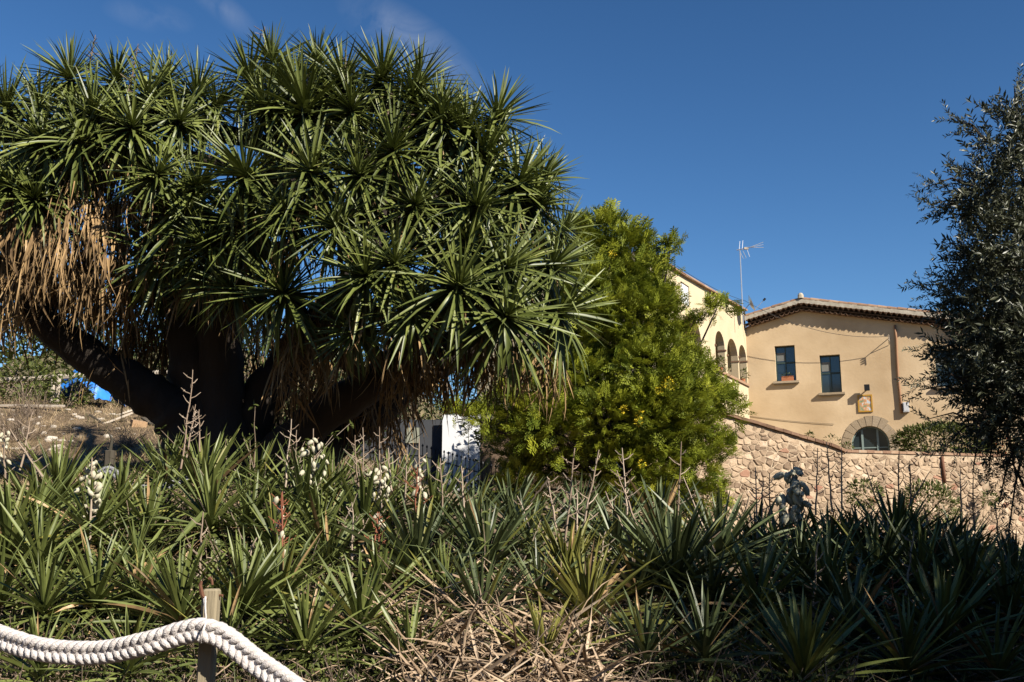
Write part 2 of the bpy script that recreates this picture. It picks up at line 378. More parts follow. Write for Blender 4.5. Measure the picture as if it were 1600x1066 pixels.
# ================================================================ WALL SHEET HELPER
def wall_sheet(mb, pl, outer, holes, reveal=.25, d=0.0, tint=.5):
    """wall front with openings, each opening with reveals going in"""
    pts = []; edges = []
    for poly in [outer]+holes:
        k = len(pts); pts += [Vector(p) for p in poly]; edges += [(k+i, k+(i+1) % len(poly)) for i in range(len(poly))]
    vo, eo, fo, *_ = delaunay_2d_cdt(pts, edges, [], 1, 1e-5)
    def inside(p, poly):
        c = False; n = len(poly)
        for i in range(n):
            a, b = poly[i], poly[(i+1) % n]
            if (a[1] > p[1]) != (b[1] > p[1]) and p[0] < (b[0]-a[0])*(p[1]-a[1])/(b[1]-a[1])+a[0]: c = not c
        return c
    keep = []
    for f in fo:
        c = sum((vo[i] for i in f), Vector((0, 0)))/len(f)
        if inside(c, outer) and not any(inside(c, h) for h in holes): keep.append(tuple(f))
    mb.add([pl.w(v.x, v.y, d) for v in vo], keep, tint)
    for h in holes:
        n = len(h)
        for i in range(n):
            a, b = h[i], h[(i+1) % n]
            mb.quad(pl.w(a[0], a[1], d), pl.w(b[0], b[1], d), pl.w(b[0], b[1], d-reveal), pl.w(a[0], a[1], d-reveal), tint)
def arch_poly(u0, u1, vb, vs, n=12, squash=1.0):
    r = (u1-u0)/2; c = (u0+u1)/2
    return [(u0, vb), (u1, vb)]+[(c+r*math.cos(math.pi*i/n), vs+r*squash*math.sin(math.pi*i/n)) for i in range(n+1)]
def pbox(mb, pl, u0, u1, v0, v1, d0, d1, tint=None):
    vs = [pl.w(u, v, d) for u in (u0, u1) for v in (v0, v1) for d in (d0, d1)]
    mb.add(vs, [(0, 1, 3, 2), (4, 6, 7, 5), (0, 4, 5, 1), (2, 3, 7, 6), (0, 2, 6, 4), (1, 5, 7, 3)], tint)

# ================================================================ HOUSE
fr_ = Vector((.94, -.341, 0)); fn_ = Vector((-.341, -.94, 0)); wdir = Vector((-.469, -.883, 0)); wnor = Vector((.883, -.469, 0))
CORN = P(1169, 600, 48); CORN.z = 0
FA = Plane(CORN, fr_, fn_)                     # the gabled facade, u to the right
WI = Plane(CORN, wdir, wnor)                 # the wing: u runs towards the camera
house = empty('farmhouse', (CORN.x, CORN.y, TERR), 'ochre rendered farmhouse with tiled gable, arched door and a cream arcaded wing', 'house')
def fu(px, py): return FA.hit(px, py)
def fw(px, py): return WI.hit(px, py)
def rect(h, l, r, t, b, xm=None, ym=None):
    xm = xm or (l+r)/2; ym = ym or (t+b)/2
    return h(l, ym)[0], h(r, ym)[0], h(xm, b)[1], h(xm, t)[1]
w1 = rect(fu, 1211.5, 1243, 540, 596); w2 = rect(fu, 1282, 1314, 554.5, 614); w3 = rect(fu, 1462, 1500, 546, 603)
dc = fu(1360, 694); dr = (fu(1390, 694)[0]-fu(1330, 694)[0])/2
rake = [fu(1166, 513), fu(1253, 486), fu(1345, 495), fu(1440, 507)]
uR = fu(1440, 507)[0]; sl = (rake[3][1]-rake[1][1])/(rake[3][0]-rake[1][0])
uE = uR+7.0; apex = rake[1]
def rk(u):
    if u < apex[0]: return apex[1]+(rake[0][1]-apex[1])*(apex[0]-u)/(apex[0]-rake[0][0])
    return apex[1]+sl*(u-apex[0])
b = TERR-.3
outer = [(0, b), (uE, b), (uE, rk(uE)), apex, (0, rk(0))]
holes = []
for (a0, a1, v0, v1) in (w1, w2, w3): holes.append([(a0, v0), (a1, v0), (a1, v1), (a0, v1)])
holes.append(arch_poly(dc[0]-dr, dc[0]+dr, TERR+.02, dc[1], 16))
mb = MB(); wall_sheet(mb, FA, outer, holes, .28)
# side and back of the block
q = lambda u, v, d: FA.w(u, v, d)
mb.quad(q(uE, b, 0), q(uE, b, -9), q(uE, rk(uE), -9), q(uE, rk(uE), 0), .5)
mb.quad(q(0, b, -9), q(uE, b, -9), q(uE, rk(uE), -9), q(0, rk(uE), -9), .5)
mb.add([q(0, rk(0), -9), q(uE, rk(uE), -9), q(apex[0], apex[1], -9)], [(0, 1, 2)], .5)
mb.build('facade_wall', M['plaster'], house)
# windows of the facade
def window(r, depth=.24, sash=True, blind=0):
    a0, a1, v0, v1 = r; t = .055
    fb = MB(); pbox(fb, FA, a0, a0+t, v0, v1, -depth-.05, -depth+.02); pbox(fb, FA, a1-t, a1, v0, v1, -depth-.05, -depth+.02)
    pbox(fb, FA, a0+t, a1-t, v1-t, v1, -depth-.05, -depth+.02); pbox(fb, FA, a0+t, a1-t, v0, v0+t, -depth-.05, -depth+.02)
    f = fb.build('window', M['frame'], house)
    m_ = (v0+v1)/2+.06; mu = (a0+a1)/2
    k = MB(); pbox(k, FA, a0+t, a1-t, m_-.04, m_+.04, -depth-.045, -depth+.012); k.build('transom', M['frame'], f)
    k = MB(); pbox(k, FA, mu-.03, mu+.03, v0+t, m_-.04, -depth-.045, -depth+.012); k.build('mullion', M['frame'], f)
    k = MB(); pbox(k, FA, mu-.025, mu+.025, m_+.04, v1-t, -depth-.045, -depth+.008); k.build('mullion', M['frame'], f)
    for (x0, x1, y0, y1) in ((a0+t, mu-.03, v0+t, m_-.04), (mu+.03, a1-t, v0+t, m_-.04), (a0+t, mu-.025, m_+.04, v1-t), (mu+.025, a1-t, m_+.04, v1-t)):
        k = MB(); pbox(k, FA, x0, x1, y0, y1, -depth-.03, -depth-.02); k.build('pane', M['glass'], f)
    k = MB(); pbox(k, FA, a0+t, mu-.03, m_+.10, v1-.30, -depth-.019, -depth-.012); k.build('blind', M['blind'], f)
    k = MB(); pbox(k, FA, a0-.13, a1+.13, v0-.10, v0-.003, -.26, .17); pbox(k, FA, a0-.09, a1+.09, v0-.15, v0-.102, -.02, .11)
    k.build('sill', M['ashlar'], f)
for w_ in (w1, w2, w3): window(w_)
# dark room behind the openings
# arched door
dm = MB(); R0 = dr; A0 = dc
def ringbox(mb, r0, r1, a0, a1, d0, d1, c=A0, n=2):
    vs = []; 
    for i in range(n+1):
        an = a0+(a1-a0)*i/n
        for r in (r0, r1):
            for d in (d0, d1): vs.append(FA.w(c[0]+r*math.cos(an), c[1]+r*math.sin(an), d))
    fs = []
    for i in range(n):
        k = i*4; fs += [(k, k+4, k+6, k+2), (k+1, k+3, k+7, k+5), (k, k+1, k+5, k+4), (k+2, k+6, k+7, k+3)]
    fs += [(0, 2, 3, 1), (n*4, n*4+1, n*4+3, n*4+2)]
    mb.add(vs, fs)
NV = 11
for i in range(NV):
    a0 = math.pi*i/NV+.012; a1 = math.pi*(i+1)/NV-.012
    k = MB(); ringbox(k, R0+.002, R0+.42+rnd.uniform(-.05, .08), a0, a1, -.2, .022+rnd.uniform(0, .014)); k.build('arch_stone', M['ashlar'], house)
vj = A0[1]-.02; 
for s_ in (-1, 1):
    v = vj
    while v > TERR:
        h = .42; wv = rnd.choice((.38, .52)); k = MB()
        a0, a1 = sorted((A0[0]+s_*(R0+.002), A0[0]+s_*(R0+wv)))
        pbox(k, FA, a0, a1, max(v-h, TERR), v-.012, -.2, .02+rnd.uniform(0, .012)); k.build('jamb_stone', M['ashlar'], house); v -= h
k = MB(); ringbox(k, R0-.07, R0-.004, 0, math.pi, -.27, -.2, n=16)
pbox(k, FA, A0[0]-R0+.004, A0[0]-R0+.07, TERR+.02, A0[1], -.27, -.2); pbox(k, FA, A0[0]+R0-.07, A0[0]+R0-.004, TERR+.02, A0[1], -.27, -.2)
door = k.build('arched_door', M['doorframe'], house)
for uu in (-.40*R0, .40*R0):
    top = math.sqrt(R0**2-uu**2)-.07
    k = MB(); pbox(k, FA, A0[0]+uu-.045, A0[0]+uu+.045, TERR+.02, A0[1]+top, -.275, -.19); k.build('door_post', M['doorframe'], door)
for (x0, x1) in ((-R0+.07, -.40*R0-.045), (-.40*R0+.045, .40*R0-.045), (.40*R0+.045, R0-.07)):
    k = MB(); pbox(k, FA, A0[0]+x0, A0[0]+x1, A0[1]-.17, A0[1]-.12, -.265, -.21); k.build('glazing_bar', M['doorframe'], door)
    poly = [(x0, TERR+.02-A0[1]), (x1, TERR+.02-A0[1])]
    for i in range(7):
        x = x1+(x0-x1)*i/6; poly.append((x, math.sqrt(max((R0-.04)**2-x*x, 0))))
    k = MB(); k.add([FA.w(A0[0]+p[0], A0[1]+p[1], -.24) for p in poly], [tuple(range(len(poly)))])
    k.build('pane', M['glass'], door)
# rake tiles: two rows of half-round tiles poking out across the facade, lime band, tile row above
def halftile(mb, c, ax, up, r, ln, th=.016, k=6, inv=False):
    side = ax.cross(up); vs = []
    for e in (0, 1):
        for rr in (r, r-th):
            for j in range(k+1):
                a = math.pi*j/k; s2 = -1 if inv else 1
                vs.append(c + ax*(ln*e) + side*(rr*math.cos(a)*(1-.1*e)) + up*(s2*rr*math.sin(a)*(1-.1*e)))
    n = k+1; fs = []
    for j in range(k):
        fs += [(j, j+1, 2*n+j+1, 2*n+j), (n+j, 3*n+j, 3*n+j+1, n+j+1), (j, n+j, n+j+1, j+1), (2*n+j, 2*n+j+1, 3*n+j+1, 3*n+j)]
    fs += [(0, 2*n, 3*n, n), (k, n+k, 3*n+k, 2*n+k)]
    mb.add(vs, fs)
u = .12; row = 0
while u < uE:
    s_ = (rk(u+.05)-rk(u-.05))/.1; upv = Vector((0, 0, 1))
    for r_i, (dv, dd) in enumerate(((.07, .34), (.215, .46))):
        k = MB(); uu = u+(.115 if r_i else 0); halftile(k, FA.w(uu, rk(uu)+dv, dd+rnd.uniform(-.02, .02)), -FA.n, upv, .105, .75, inv=(r_i == 0), k=5)
        k.build('eave_tile', M['tiledark'], house, smooth=False)
    u += .23
k = MB(); us = [0, apex[0]*.5, apex[0], (apex[0]+uE)/2, uE]
for a, b_ in zip(us, us[1:]):
    for (lo, hi, d0, d1) in ((-.02, .0, -.3, .13), (.14, .17, -.2, .24)):
        vs = [FA.w(x, rk(x)+v, d) for x in (a, b_) for v in (lo, hi) for d in (d0, d1)]
        k.add(vs, [(0, 1, 3, 2), (4, 6, 7, 5), (0, 4, 5, 1), (2, 3, 7, 6), (0, 2, 6, 4), (1, 5, 7, 3)])
k.build('soffit', M['tiledark'], house)
k = MB(); us = list(np.linspace(0, apex[0], 12))+list(np.linspace(apex[0], uE, 60))[1:]
for a, b_ in zip(us, us[1:]):
    j0, j1 = rnd.uniform(-.015, .02), rnd.uniform(-.015, .02)
    vs = [FA.w(x, rk(x)+v, d) for x, jj in ((a, j0), (b_, j1)) for v in (.315, .50+jj) for d in (.10, .36)]
    k.add(vs, [(0, 1, 3, 2), (4, 6, 7, 5), (0, 4, 5, 1), (2, 3, 7, 6), (0, 2, 6, 4), (1, 5, 7, 3)], .5)
k.build('lime_band', M['limeband'], house)
# capping tiles laid along the rake
for rng_ in ((0, apex[0]), (apex[0], uE)):
    n = int(abs(rng_[1]-rng_[0])/.42)
    for i in range(n):
        a = rng_[0]+(rng_[1]-rng_[0])*i/n; b_ = rng_[0]+(rng_[1]-rng_[0])*(i+1.12)/n
        b_ = min(b_, uE)
        p0 = FA.w(a, rk(a)+.51, .24); p1 = FA.w(b_, rk(min(b_, uE))+.505, .24)
        ax = (p1-p0); ln = ax.length; ax.normalize(); side = FA.n; upv = side.cross(ax); upv = -upv if upv.z < 0 else upv
        k = MB(); halftile(k, p0+upv*rnd.uniform(0, .02), ax, upv, .12, ln, k=5); k.build('verge_tile', M['tile'], house)
k = MB(); c = FA.w(apex[0], apex[1]+.66, .30); c = c-UP*.12; k.tube([c, c+UP*.16, c+UP*.24, c+UP*.27], [.15, .14, .09, .02], 8); k.build('ridge_cap', M['limeband'], house)
k = MB()
for (a, b_) in ((0, apex[0]), (apex[0], uE)):
    n = 14
    for i in range(n):
        x0 = a+(b_-a)*i/n; x1 = a+(b_-a)*(i+1)/n
        k.quad(q(x0, rk(x0)+.5, .2), q(x1, rk(x1)+.5, .2), q(x1, rk(x1)+.5, -9.2), q(x0, rk(x0)+.5, -9.2))
k.build('roof', M['tile'], house)

# ---- wing with the arches (wall faces right)
arches = [(1066, 1097, 508, 568, 534), (1118.5, 1133, 519, 581, 541), (1137, 1153.5, 530, 590, 551), (1155.5, 1168, 541, 596, 560)]
ah = []
for (l, r_, t, bb, sp) in arches:
    ym = (sp+bb)/2; u1 = fw(l, ym)[0]; u0 = fw(r_, ym)[0]; 
    if l == 1155.5: u0 = max(u0, .12)
    c = ((l+r_)/2); vt = fw(c, t)[1]; vb = fw(c, bb)[1]; ah.append((u0, u1, vb, vt))
vbs = sum(a[2] for a in ah[1:])/3; vts = sum(a[3] for a in ah[1:])/3
wpoly = []
wd = [(ah[3][0], ah[3][1]), (ah[2][0], ah[2][1]), (ah[1][0], ah[1][1]), (ah[0][0], ah[0][1])]
for (a0, a1) in wd: wpoly.append(arch_poly(a0, a1, vbs, vts-(a1-a0)/2*1.0, 12))
top0 = fw(1165, 487)[1]; uu1, vv1 = fw(1065, 430); uu2, vv2 = fw(1022, 403)
shut = rect(fw, 1064, 1077, 444, 476)
wEnd = uu2+1.0
def wtop(u):
    if u < uu1: return top0+(vv1-top0)*u/uu1
    return vv1+(vv2-vv1)*(u-uu1)/(uu2-uu1)
outer = [(0, TERR-.3), (wEnd, TERR-.3), (wEnd, wtop(wEnd)), (uu1, vv1), (0, top0)]
sh = [(min(shut[0], shut[1]), shut[2]), (max(shut[0], shut[1]), shut[2]), (max(shut[0], shut[1]), shut[3]), (min(shut[0], shut[1]), shut[3])]
k = MB(); wall_sheet(k, WI, outer, wpoly+[sh], .32)
wq = lambda u, v, d: WI.w(u, v, d)
k.quad(wq(wEnd, TERR-.3, 0), wq(wEnd, TERR-.3, -7), wq(wEnd, wtop(wEnd), -7), wq(wEnd, wtop(wEnd), 0), .5)
k.quad(wq(0, TERR-.3, -7), wq(wEnd, TERR-.3, -7), wq(wEnd, wtop(wEnd), -7), wq(0, top0, -7), .5)
# loggia behind the arches
k.quad(wq(-.0, vbs-.1, -2.0), wq(wEnd-.4, vbs-.1, -2.0), wq(wEnd-.4, vts+.4, -2.0), wq(0, vts+.4, -2.0), .5)
k.quad(wq(0, vbs-.1, -.32), wq(wEnd-.4, vbs-.1, -.32), wq(wEnd-.4, vbs-.1, -2), wq(0, vbs-.1, -2), .5)
k.quad(wq(0, vts+.4, -.32), wq(wEnd-.4, vts+.4, -.32), wq(wEnd-.4, vts+.4, -2), wq(0, vts+.4, -2), .5)
k.quad(wq(-.02, TERR, -.1), wq(-.02, TERR, -9), wq(-.02, top0, -9), wq(-.02, top0, -.1), .5)
k.build('wing_wall', M['plaster_wing'], house)
for (a0, a1) in wd:
    for (x0, x1) in ((a0-.10, a0+.02), (a1-.02, a1+.10)):
        if x0 < 0.02: x0 = .02
        kk = MB(); pbox(kk, WI, x0, x1, vts-(a1-a0)/2-.07, vts-(a1-a0)/2, -.34, .05); kk.build('impost', M['tiledark'], house)
kk = MB(); pbox(kk, WI, 0.01, wd[2][1]+.3, vbs-.10, vbs+.015, -.36, .08); kk.build('arcade_sill', M['tile'], house)
kk = MB(); s0, s1 = sorted((shut[0], shut[1])); pbox(kk, WI, s0+.01, s1-.01, shut[2]+.01, shut[3]-.01, -.12, -.04)
sh_ = kk.build('shutter', M['white'], house); sh_['label'] = 'white closed shutter high on the cream wing'
kk = MB(); n = 22
for i in range(n):
    a = wEnd*i/n; b_ = wEnd*(i+1)/n
    kk = MB(); vs = [WI.w(x, wtop(x)+v, d) for x in (a+.01, b_-.0) for v in (-.02, .07) for d in (-.5, .14)]
    kk.add(vs, [(0, 1, 3, 2), (4, 6, 7, 5), (0, 4, 5, 1), (2, 3, 7, 6), (0, 2, 6, 4), (1, 5, 7, 3)]); kk.build('coping_tile', M['tile'], house)
kk = MB(); kk.quad(wq(0, top0+.02, -.4), wq(wEnd, wtop(wEnd)+.02, -.4), wq(wEnd, wtop(wEnd)+.02, -7.1), wq(0, top0+.02, -7.1)); kk.build('wing_roof', M['tile'], house)

# ---- things on the facade
def at(px, py, d=0):
    u, v = fu(px, py); return FA.w(u, v, d)
# flower box on window 1
a0, a1, v0, v1 = w1; pc = FA.w(a0+.55*(a1-a0), v0, .02)
fb = empty('flower_box', pc, 'terracotta flower box with a small plant on the left window sill', 'planter')
k = MB(); u0, u1 = a0+.28*(a1-a0), a0+.86*(a1-a0)
for (x0, x1, y0, y1, z0, z1) in ((u0, u1, 0, .02, -.08, .12), (u0, u0+.02, .02, .2, -.08, .12), (u1-.02, u1, .02, .2, -.08, .12), (u0+.02, u1-.02, .02, .2, -.08, -.06), (u0+.02, u1-.02, .02, .2, .1, .12), (u0-.015, u1+.015, .2, .225, .09, .13)):
    pbox(k, FA, x0, x1, v0+y0, v0+y1, z0, z1)
k.build('trough', M['terracotta'], fb)
def leafball(name, c, rad, n, size, m, parent, temps=LF, up=.4, kind=None, squash=(1, 1, 1), shell=.55):
    mats = []; pk = []
    for i in range(n):
        d = rdir(); r = rnd.uniform(shell, 1)**.7
        p = Vector((c[0]+d.x*rad*r*squash[0], c[1]+d.y*rad*r*squash[1], c[2]+d.z*rad*r*squash[2]))
        dd = (d+rdir()*.7+UP*up).normalized(); mats.append(frame(dd, UP+rdir()*.5, size*rnd.uniform(.6, 1.3), p, rnd.uniform(-.6, .6))); pk.append(rnd.randrange(len(temps)))
    return scatter(name, temps, pk, mats, m, parent, kind=kind)
leafball('plant', FA.w((u0+u1)/2, v0+.27, .02), .17, 60, .09, M['darkshrub'], fb, squash=(1.6, .7, .7))
# ceramic picture
def paint_mat():
    m = bpy.data.materials.new('tile_picture'); m.use_nodes = True; n = m.node_tree; pr = n.nodes['Principled BSDF']; l = n.links.new
    t = n.nodes.new('ShaderNodeTexCoord'); no = n.nodes.new('ShaderNodeTexNoise'); no.inputs['Scale'].default_value = 5.5; no.inputs['Detail'].default_value = 3
    l(t.outputs['Object'], no.inputs[0]); r = n.nodes.new('ShaderNodeValToRGB'); e = r.color_ramp.elements
    e[0].position = .30; e[0].color = (.10, .16, .09, 1); e[1].position = .75; e[1].color = (.62, .66, .70, 1)
    for p_, c_ in ((.42, (.30, .30, .16)), (.48, (.50, .20, .10)), (.53, (.60, .40, .20)), (.60, (.45, .52, .58))):
        x = e.new(p_); x.color = (*c_, 1)
    l(no.outputs['Fac'], r.inputs[0]); l(r.outputs[0], pr.inputs['Base Color']); pr.inputs['Roughness'].default_value = .3; return m
r_ = rect(fu, 1340.5, 1363.5, 617, 644)
pic = empty('ceramic_picture', FA.w((r_[0]+r_[1])/2, r_[2], .03), 'framed ceramic tile picture in an ochre frame above the arched door', 'picture')
k = MB(); t = .06
pbox(k, FA, r_[0], r_[0]+t, r_[2], r_[3], .003, .05); pbox(k, FA, r_[1]-t, r_[1], r_[2], r_[3], .003, .05); pbox(k, FA, r_[0]+t, r_[1]-t, r_[3]-t, r_[3], .003, .05); pbox(k, FA, r_[0]+t, r_[1]-t, r_[2], r_[2]+t, .003, .05)
k.build('frame', mat('ochre_frame', (.50, .26, .03), (.58, .32, .05), .5), pic)
k = MB(); pbox(k, FA, r_[0]+t, r_[1]-t, r_[2]+t, r_[3]-t, .004, .03); k.build('tile_panel', paint_mat(), pic)
# wall lamp
r_ = rect(fu, 1350.5, 1359, 602.5, 611.5)
lamp = empty('wall_lamp', FA.w((r_[0]+r_[1])/2, r_[2], .1), 'small dark wall lamp just above the tile picture', 'lamp')
k = MB(); pbox(k, FA, r_[0], r_[1], r_[2], r_[3], .20, .36); k.build('lamp_body', M['iron'], lamp)
k = MB(); pbox(k, FA, (r_[0]+r_[1])/2-.02, (r_[0]+r_[1])/2+.02, r_[2]+.05, r_[2]+.09, .003, .20); k.build('arm', M['iron'], lamp)
k = MB(); pbox(k, FA, r_[0]+.03, r_[1]-.03, r_[2]-.012, r_[2]-.001, .23, .33); k.build('lens', M['blind'], lamp)
# meter box
r_ = rect(fu, 1411, 1420.5, 629.5, 644.5)
mb_ = empty('meter_box', FA.w((r_[0]+r_[1])/2, r_[2], 0), 'white electricity meter box at the foot of the brown pipe', 'box')
k = MB(); pbox(k, FA, r_[0], r_[1], r_[2], r_[3], .003, .20); k.build('case', M['white'], mb_)
k = MB(); pbox(k, FA, r_[0]+.03, r_[1]-.03, r_[2]+.04, r_[3]-.03, .201, .213); k.build('door', M['white'], mb_)
# pipe
pts = [at(1398.5, 508, .06), at(1399, 530, .06), at(1401, 560, .07), at(1404, 590, .06), at(1407, 620, .06), at(1410, 645, .06)]
u_, _ = fu(1404, 590); pts = [FA.w(u_+(.0 if i else -.0)+.02*math.sin(i*1.7), fu(1404, y)[1], .07) for i, y in enumerate((508, 530, 560, 590, 620, 646))]
k = MB(); k.tube(pts, .055, 7)
cp = k.build('cable_pipe', mat('brown_pipe', (.25, .12, .06), (.36, .20, .11), .8, 3), None, True); anchor(cp, pts[-1]); tag(cp, 'brown cable pipe running down the facade from under the eaves', 'pipe')
# cable bracket with small insulators at the head of the pipe
pb = FA.w(u_, fu(1404, 528)[1], 0)
br = empty('cable_bracket', pb, 'iron bracket with insulators beside the top of the pipe', 'bracket')
k = MB(); k.tube([FA.w(u_-.3, pb.z, .02), FA.w(u_-.3, pb.z, .5), FA.w(u_-.3, pb.z-.35, .5)], .02, 5); k.tube([FA.w(u_-.3, pb.z-.3, .02), FA.w(u_-.3, pb.z, .4)], .014, 5); k.build('arm', M['iron'], br)
for i in range(3):
    k = MB(); k.tube([FA.w(u_-.3, pb.z-.1*i, .52), FA.w(u_-.3, pb.z-.1*i+.05, .60)], [.035, .02], 6); k.build('insulator', M['whitewood'], br)
# overhead cable
p0 = WI.w(10.5, wtop(10.5)+.1, .2); p1 = WI.w(1.0, wtop(1)+.3, .3); p2 = FA.w(u_-.3, pb.z, .5)
def sag(a, b, s, n=14): return [a.lerp(b, i/n)+Vector((0, 0, -s*4*(i/n)*(1-i/n))) for i in range(n+1)]
k = MB(); k.tube(sag(p0, p1, .15)+sag(p1, p2, .55)[1:], .010, 4)
tag(anchor(k.build('overhead_cable', M['cable'], None), p1), 'black overhead cable sagging from the wing roof across the facade', 'cable')
k = MB(); pp = [FA.w(0, fu(1180, 650)[1], .02), FA.w(u_-2.9, fu(1330, 662)[1], .03)]; k.tube(sag(pp[0], pp[1], .05), .009, 4)
tag(anchor(k.build('wall_cable', M['cable'], None), pp[0]), 'thin cable clipped along the facade left of the arched door', 'cable')
# antenna on the wing roof
ab = P(1160, 474, 46.0); at_ = P(1154.5, 391, 46.0); at_.x = (ab.x+at_.x)/2+.02; ab.x = at_.x; ab.z = min(ab.z, 20)
s_ = 46/1600
ant = empty('tv_antenna', ab, 'tall television aerial on a mast above the corner of the roof', 'antenna')
k = MB(); k.tube([ab-UP*1.0, ab+(at_-ab)*1.02], .028, 6); k.build('mast', M['metal'], ant)
boom0 = at_+Vector((-.15, 0, 0)); boom1 = at_+Vector((.62, -.2, .12))
k = MB(); k.tube([boom0, boom1], .022, 5); k.build('boom', M['metal'], ant)
k = MB(); k.box(at_+Vector((.28, -.08, .06)), .2, .1, .1); k.build('dipole_box', M['whitewood'], ant)
for sx in (.05, .22):
    for sg in (1, -1):
        k = MB(); c0 = boom0.lerp(boom1, sx+.1); k.tube([c0, c0+Vector((.06+.12*(sg < 0), .05, sg*.42))], .014, 4); k.build('reflector', M['metal'], ant)
for i, dz in enumerate((.22, .1, -.03)):
    k = MB(); c0 = boom0.lerp(boom1, .75); k.tube([c0, c0+Vector((.62, -.1, dz))], .016, 4); k.build('director', M['metal'], ant)
k = MB(); k.tube([at_+Vector((.30, -.1, .05)), at_+Vector((.42, -.1, -.35))], .016, 4); k.build('dipole', M['metal'], ant)
# dish
dp = P(1173, 474, 46.5)
dish = empty('satellite_dish', dp-UP*.3, 'small grey satellite dish seen edge-on beside the aerial mast', 'satellite dish')
k = MB(); dn = Vector((.93, -.20, .34)).normalized(); e1 = dn.cross(UP).normalized(); e2 = e1.cross(dn); vs = [dp-dn*.07]
for rr, dd in ((.5, -.04), (1, .05)):
    for j in range(16):
        a = 2*math.pi*j/16; vs.append(dp+dn*dd+(e1*math.cos(a)+e2*math.sin(a))*.40*rr)
fs = [(0, 1+j, 1+(j+1) % 16) for j in range(16)]+[(1+j, 17+j, 17+(j+1) % 16, 1+(j+1) % 16) for j in range(16)]
k.add(vs, fs); k.build('reflector', M['metal'], dish, True)
k = MB(); k.tube([dp-e2*.36+dn*.05, dp+dn*.62-e2*.08], .012, 5); k.build('feed_arm', M['metal'], dish)
k = MB(); k.tube([dp+dn*.58-e2*.1, dp+dn*.7-e2*.04], .05, 7); k.build('feed_head', M['iron'], dish)
k = MB(); k.tube([dp-dn*.05, dp-dn*.3-UP*.2, dp-dn*.3-UP*.75], .02, 6); k.build('mount', M['metal'], dish)
# pots in the arcade
for (px, py, lab) in ((1129, 574, 'bushy potted plant in the arch furthest left'), (1164, 589, 'green potted plant in the last arch next to the corner')):
    u0, v0 = fw(px, py+6); v0 = vbs+.015; c = WI.w(u0, v0, -.10)
    e_ = empty('potted_plant', c, lab, 'potted plant', 'potted plants in the arcade')
    k = MB(); k.tube([c+UP*.0, c+UP*.2], [.09, .13], 9); k.build('pot', M['terracotta'], e_)
    leafball('foliage', c+UP*.42, .27, 130, .13, M['weed'], e_, kind=None)

# ================================================================ GARDEN WALL (rubble)
gw = lambda px, py: GW.hit(px, py)
gtop = [gw(1060, 628), gw(1150, 655), gw(1300, 699), gw(1318, 707), gw(1600, 715)]
uRt = gtop[4][0]+7; uLf = gtop[0][0]-2
gtop = [(uLf, gtop[0][1]+.3)]+gtop+[(uRt, gtop[4][1])]
def gt(u):
    for a, b_ in zip(gtop, gtop[1:]):
        if u <= b_[0]: return a[1]+(b_[1]-a[1])*(u-a[0])/(b_[0]-a[0])
    return gtop[-1][1]
gwall = empty('garden_wall', GW.w(0, -2.2, 0), 'rough rubble stone retaining wall below the farmhouse, its top sloping at left', 'wall')
BOT = -2.4
k = MB(); n = 60
for i in range(n):
    a = uLf+(uRt-uLf)*i/n; b_ = uLf+(uRt-uLf)*(i+1)/n
    vs = [GW.w(x, v, d) for x in (a, b_) for v in (BOT, gt(x)) for d in (-.45, 0)]
    k.add(vs, [(1, 5, 7, 3), (2, 3, 7, 6), (0, 2, 6, 4)], .5)
k.build('mortar_body', M['mortar'], gwall)
# stones: jittered rows
stones = []
def clip(poly, mx_, my_, nx_, ny_):
    out = []; n = len(poly)
    for i in range(n):
        p = poly[i]; q2 = poly[(i+1) % n]; dp_ = (p[0]-mx_)*nx_+(p[1]-my_)*ny_; dq = (q2[0]-mx_)*nx_+(q2[1]-my_)*ny_
        if dp_ <= 0: out.append(p)
        if (dp_ < 0 < dq) or (dq < 0 < dp_):
            t = dp_/(dp_-dq); out.append((p[0]+(q2[0]-p[0])*t, p[1]+(q2[1]-p[1])*t))
    return out
seeds = []; AN = 1.45; v = BOT; ri = 0      # cells worked out in a stretched space so that they lie flat
while v < 4.4:
    u = uLf-.3+(ri % 2)*.15
    while u < uRt:
        if rnd.random() > .16:
            seeds.append(((u+rnd.uniform(-.13, .13)), (v+rnd.uniform(-.09, .09))*AN))
            if rnd.random() < .12: seeds.append((u+rnd.uniform(-.15, .15), (v+rnd.uniform(-.1, .1))*AN))
        u += .245
    v += .165; ri += 1
grid = {}
for i, p in enumerate(seeds): grid.setdefault((int(p[0]//.6), int(p[1]//.6)), []).append(i)
